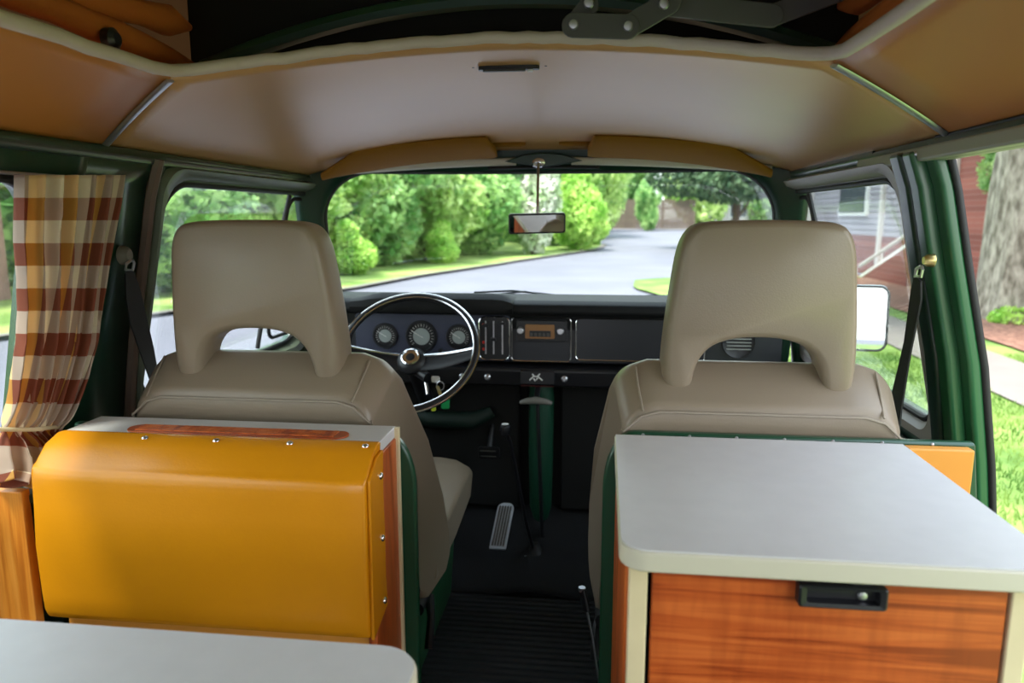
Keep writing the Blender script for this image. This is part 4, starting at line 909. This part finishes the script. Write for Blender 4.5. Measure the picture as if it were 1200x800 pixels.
rows = [(205, 14, 129), (240, 14, 124), (280, 14, 116), (320, 17, 109), (360, 18, 103), (400, 15, 98), (440, 8, 88), (470, 3, 78), (495, -6, 67), (505, -10, 62), (515, -12, 74), (535, -14, 92), (552, -12, 84), (566, -10, 62)]
def rowx(py): return -interp(py, [205, 495, 505, 566], [.700, .770, .772, .745])
nu, mb = 90, MB(); verts = []; uvs = []
R_ = []
for k in range(len(rows) - 1):
    for j in range(6): f = j / 6; a, c_ = rows[k], rows[k + 1]; R_.append(tuple(a[i] * (1 - f) + c_[i] * f for i in range(3)))
R_.append(rows[-1])
vv = 0; prev = None
for r_i, (py, xa, xb) in enumerate(R_):
    X0 = rowx(py); pa, pb = P(xa, py, X=X0), P(xb, py, X=X0)
    if prev is not None: vv += abs(pb.z - prev)
    prev = pb.z
    tie = math.exp(-((py - 503) / 9) ** 2); fl_ = max(0, (py - 505) / 60)
    for j in range(nu + 1):
        s = j / nu; amp = .015 * (1 - .75 * tie) + .010 * fl_
        ph = 2 * math.pi * (6.5 * s + .35 * math.sin(3 * s + py / 160)) 
        d = amp * math.sin(ph) + .004 * math.sin(2.3 * ph + 1)
        p = pa.lerp(pb, s); q = Vector((p.x + d + .012, p.y + .006 * math.cos(ph), p.z + (.010 * math.sin(ph * .8) * fl_ if fl_ > .8 else 0)))
        verts.append(q); uvs.append((s * 3.05 + .02 * math.sin(ph), vv / .080))
me = bpy.data.meshes.new('curtain_cloth'); F_ = [(i * (nu + 1) + j, i * (nu + 1) + j + 1, (i + 1) * (nu + 1) + j + 1, (i + 1) * (nu + 1) + j) for i in range(len(R_) - 1) for j in range(nu)]
me.from_pydata(verts, [], F_); ul = me.uv_layers.new(name='UVMap')
for li, lp1 in enumerate(me.loops): ul.data[li].uv = uvs[lp1.vertex_index]
me.materials.append(M['gingham']); me.polygons.foreach_set('use_smooth', [True] * len(me.polygons))
o = bpy.data.objects.new('cloth', me); COL.objects.link(o); o.parent = cur; o.matrix_parent_inverse = Matrix.Translation(-cur.location); d = o.modifiers.new('s', 'SOLIDIFY'); d.thickness = .0015
tp0, tp1 = P(-12, 503, X=-.755), P(68, 500, X=-.755)
MB().tube([tp0, (tp0 + tp1) / 2 + Vector((.014, 0, -.002)), tp1], .0035, 8).build('tie_band', M['cream'], cur)
r0, r1 = P(-20, 200, X=-.722), P(134, 212, X=-.722)
MB().tube([r0, r1], .003, 8).tube([r1, r1 + Vector((-.02, 0, .004))], .006, 8).build('curtain_wire', M['steel'], cur)

# ------------------------------------------------------------------ seat belts
def belt(name, label, pts, widths, anchor_px, X, bolt):
    t = thing(name, label, 'seat belt', P(*anchor_px, X=X))
    mb = MB(); A_ = [P(*q, X=x) for q, x in pts]; loops = []
    for i, p in enumerate(A_):
        a = A_[max(0, i - 1)]; b = A_[min(len(A_) - 1, i + 1)]; tdir = (b - a).normalized(); sd = tdir.cross(Vector((1, 0, 0))).normalized()
        w_ = widths[i]; loops.append([p + sd * w_ + Vector((.0015, 0, 0)), p - sd * w_ + Vector((.0015, 0, 0)), p - sd * w_ - Vector((.0015, 0, 0)), p + sd * w_ - Vector((.0015, 0, 0))])
    mb.loft(loops).build('webbing', M['webbing'], t)
    c_ = P(*anchor_px, X=X); s = 1 if X > 0 else -1
    q_ = .6 if s > 0 else 1
    MB().lathe([(0, 0), (.019 * q_, 0), (.017 * q_, .010), (.010 * q_, .016), (0, .016)], 18, Matrix.Translation(c_ + Vector((s * .012, 0, 0))) @ Matrix.Rotation(R(-90 * s), 4, 'Y')).build('anchor_cap', bolt, t)
    lo_ = A_[0]
    MB().tube([c_ + Vector((-s * .006, 0, -.01)), (c_ + lo_) / 2 + Vector((-s * .004, -.012, 0)), lo_ + Vector((0, -.010, .004)), lo_ + Vector((0, .012, .002)), (c_ + lo_) / 2 + Vector((-s * .004, .012, 0)), c_ + Vector((-s * .006, 0.004, -.01))], .0030, 6).build('buckle_loop', M['steel'], t)
    return t
belt('seat_belt', 'black seat belt hanging from the left pillar beside the curtain', [((151, 318), -.742), ((156, 345), -.744), ((162, 375), -.745), ((172, 410), -.745), ((181, 445), -.73), ((190, 475), -.70), ((199, 500), -.665), ((203, 520), -.64)],
     [.012, .024, .026, .022, .016, .015, .018, .020], (150, 299), -.742, M['trimgrey'])
belt('seat_belt', 'black seat belt hanging from the right pillar beside the passenger seat', [((1076, 326), .712), ((1074, 345), .715), ((1070, 370), .717), ((1064, 405), .72), ((1057, 440), .72), ((1050, 475), .72), ((1044, 512), .718), ((1040, 540), .714)],
     [.014, .022, .020, .016, .020, .026, .032, .036], (1085, 305), .718, M['brass'])
bk = thing('belt_buckle', 'black belt buckle stalk standing in the aisle beside the passenger seat', 'belt buckle', (.14, 1.45, .2))
a_, c_ = P(682, 690, Y=1.45), P(688, 716, Y=1.44)
MB().tube([a_, c_], .011, 10, sy=.6).build('buckle', M['blackplastic'], bk, bevel=.002)
MB().tube([a_ + Vector((0, 0, .004)), a_ + Vector((0, 0, -.004))], .008, 8).build('button', M['steel'], bk)
MB().tube([c_, P(694, 745, Y=1.42), P(702, 800, Y=1.40), P(704, 830, Y=1.40)], .0025, 6).build('cable', M['steel'], bk)

# ------------------------------------------------------------------ outside fittings: mirror, wipers
dm = thing('door_mirror', 'chrome backed rectangular door mirror outside the passenger window', 'mirror', (1.0, 2.25, .6))
c_ = P(1014, 373, Y=2.30)
f_ = lambda u, v, w_: c_ + Matrix.Rotation(R(-5), 3, 'Z') @ Matrix.Rotation(R(-3.6), 3, 'X') @ Vector((u, w_, v))
MB().prism(rrect(-.075, .067, -.102, .102, .03, 6), f_, 0, .02).build('housing', M['chrome'], dm, bevel=.006)
MB().prism(rrect(-.069, .061, -.096, .096, .026, 6), f_, -.002, .001).build('glass', M['mirror'], dm, smooth=False)
MB().tube([f_(u, -.003, v) if 0 else f_(u, v, -.002) for u, v in rrect(-.070, .062, -.097, .097, .027, 6)], .004, 6, closed=True).build('rim', M['blackrub'], dm)
MB().tube([c_ + Vector((0, .02, -.05)), c_ + Vector((-.04, .03, -.2)), Vector((.86, 2.30, .50))], .007, 8).build('arm', M['chrome'], dm)
def wiper(pts, label):
    t = thing('windscreen_wiper', label, 'wiper', P(*pts[0], Y=2.40))
    A_ = [P(*q, Y=2.40) for q in pts]
    MB().tube([p + Vector((0, .012, 0)) for p in A_], .0035, 6).build('blade', M['blackrub'], t)
    c0_ = (A_[0] + A_[-1]) / 2
    MB().tube([A_[0].lerp(A_[-1], .25), c0_ + Vector((0, .01, .012)), A_[0].lerp(A_[-1], .75)], .003, 6).build('arm', M['blackplastic'], t)
wiper([(555, 343), (600, 341), (640, 345), (676, 349)], 'black windscreen wiper resting behind the middle of the dashboard')
wiper([(758, 347), (790, 347), (830, 350)], 'black windscreen wiper partly hidden by the passenger headrest')
# exterior nose top below the windscreen, painted pale
# door inner panels
for s, y_l in ((-1, 'left'), (1, 'right')):
    f = side(s); mb = MB(); mb.grid(lambda y, z: f(y, z) - Vector((s * .028, 0, 0)), np.linspace(1.44, 2.2, 10), np.linspace(0, .585, 8))
    o = mb.build('door_panel', M['doortrim'], solid=.012); tag(o, 'grey door card below the %s cab window' % y_l, 'door panel')
    MB().tube([f(1.75, .50) - Vector((s * .045, 0, 0)), f(1.70, .50) - Vector((s * .07, 0, 0)), f(1.60, .50) - Vector((s * .07, 0, 0)), f(1.55, .50) - Vector((s * .045, 0, 0))], .007, 8).build('pull_handle', M['blackplastic'], o)
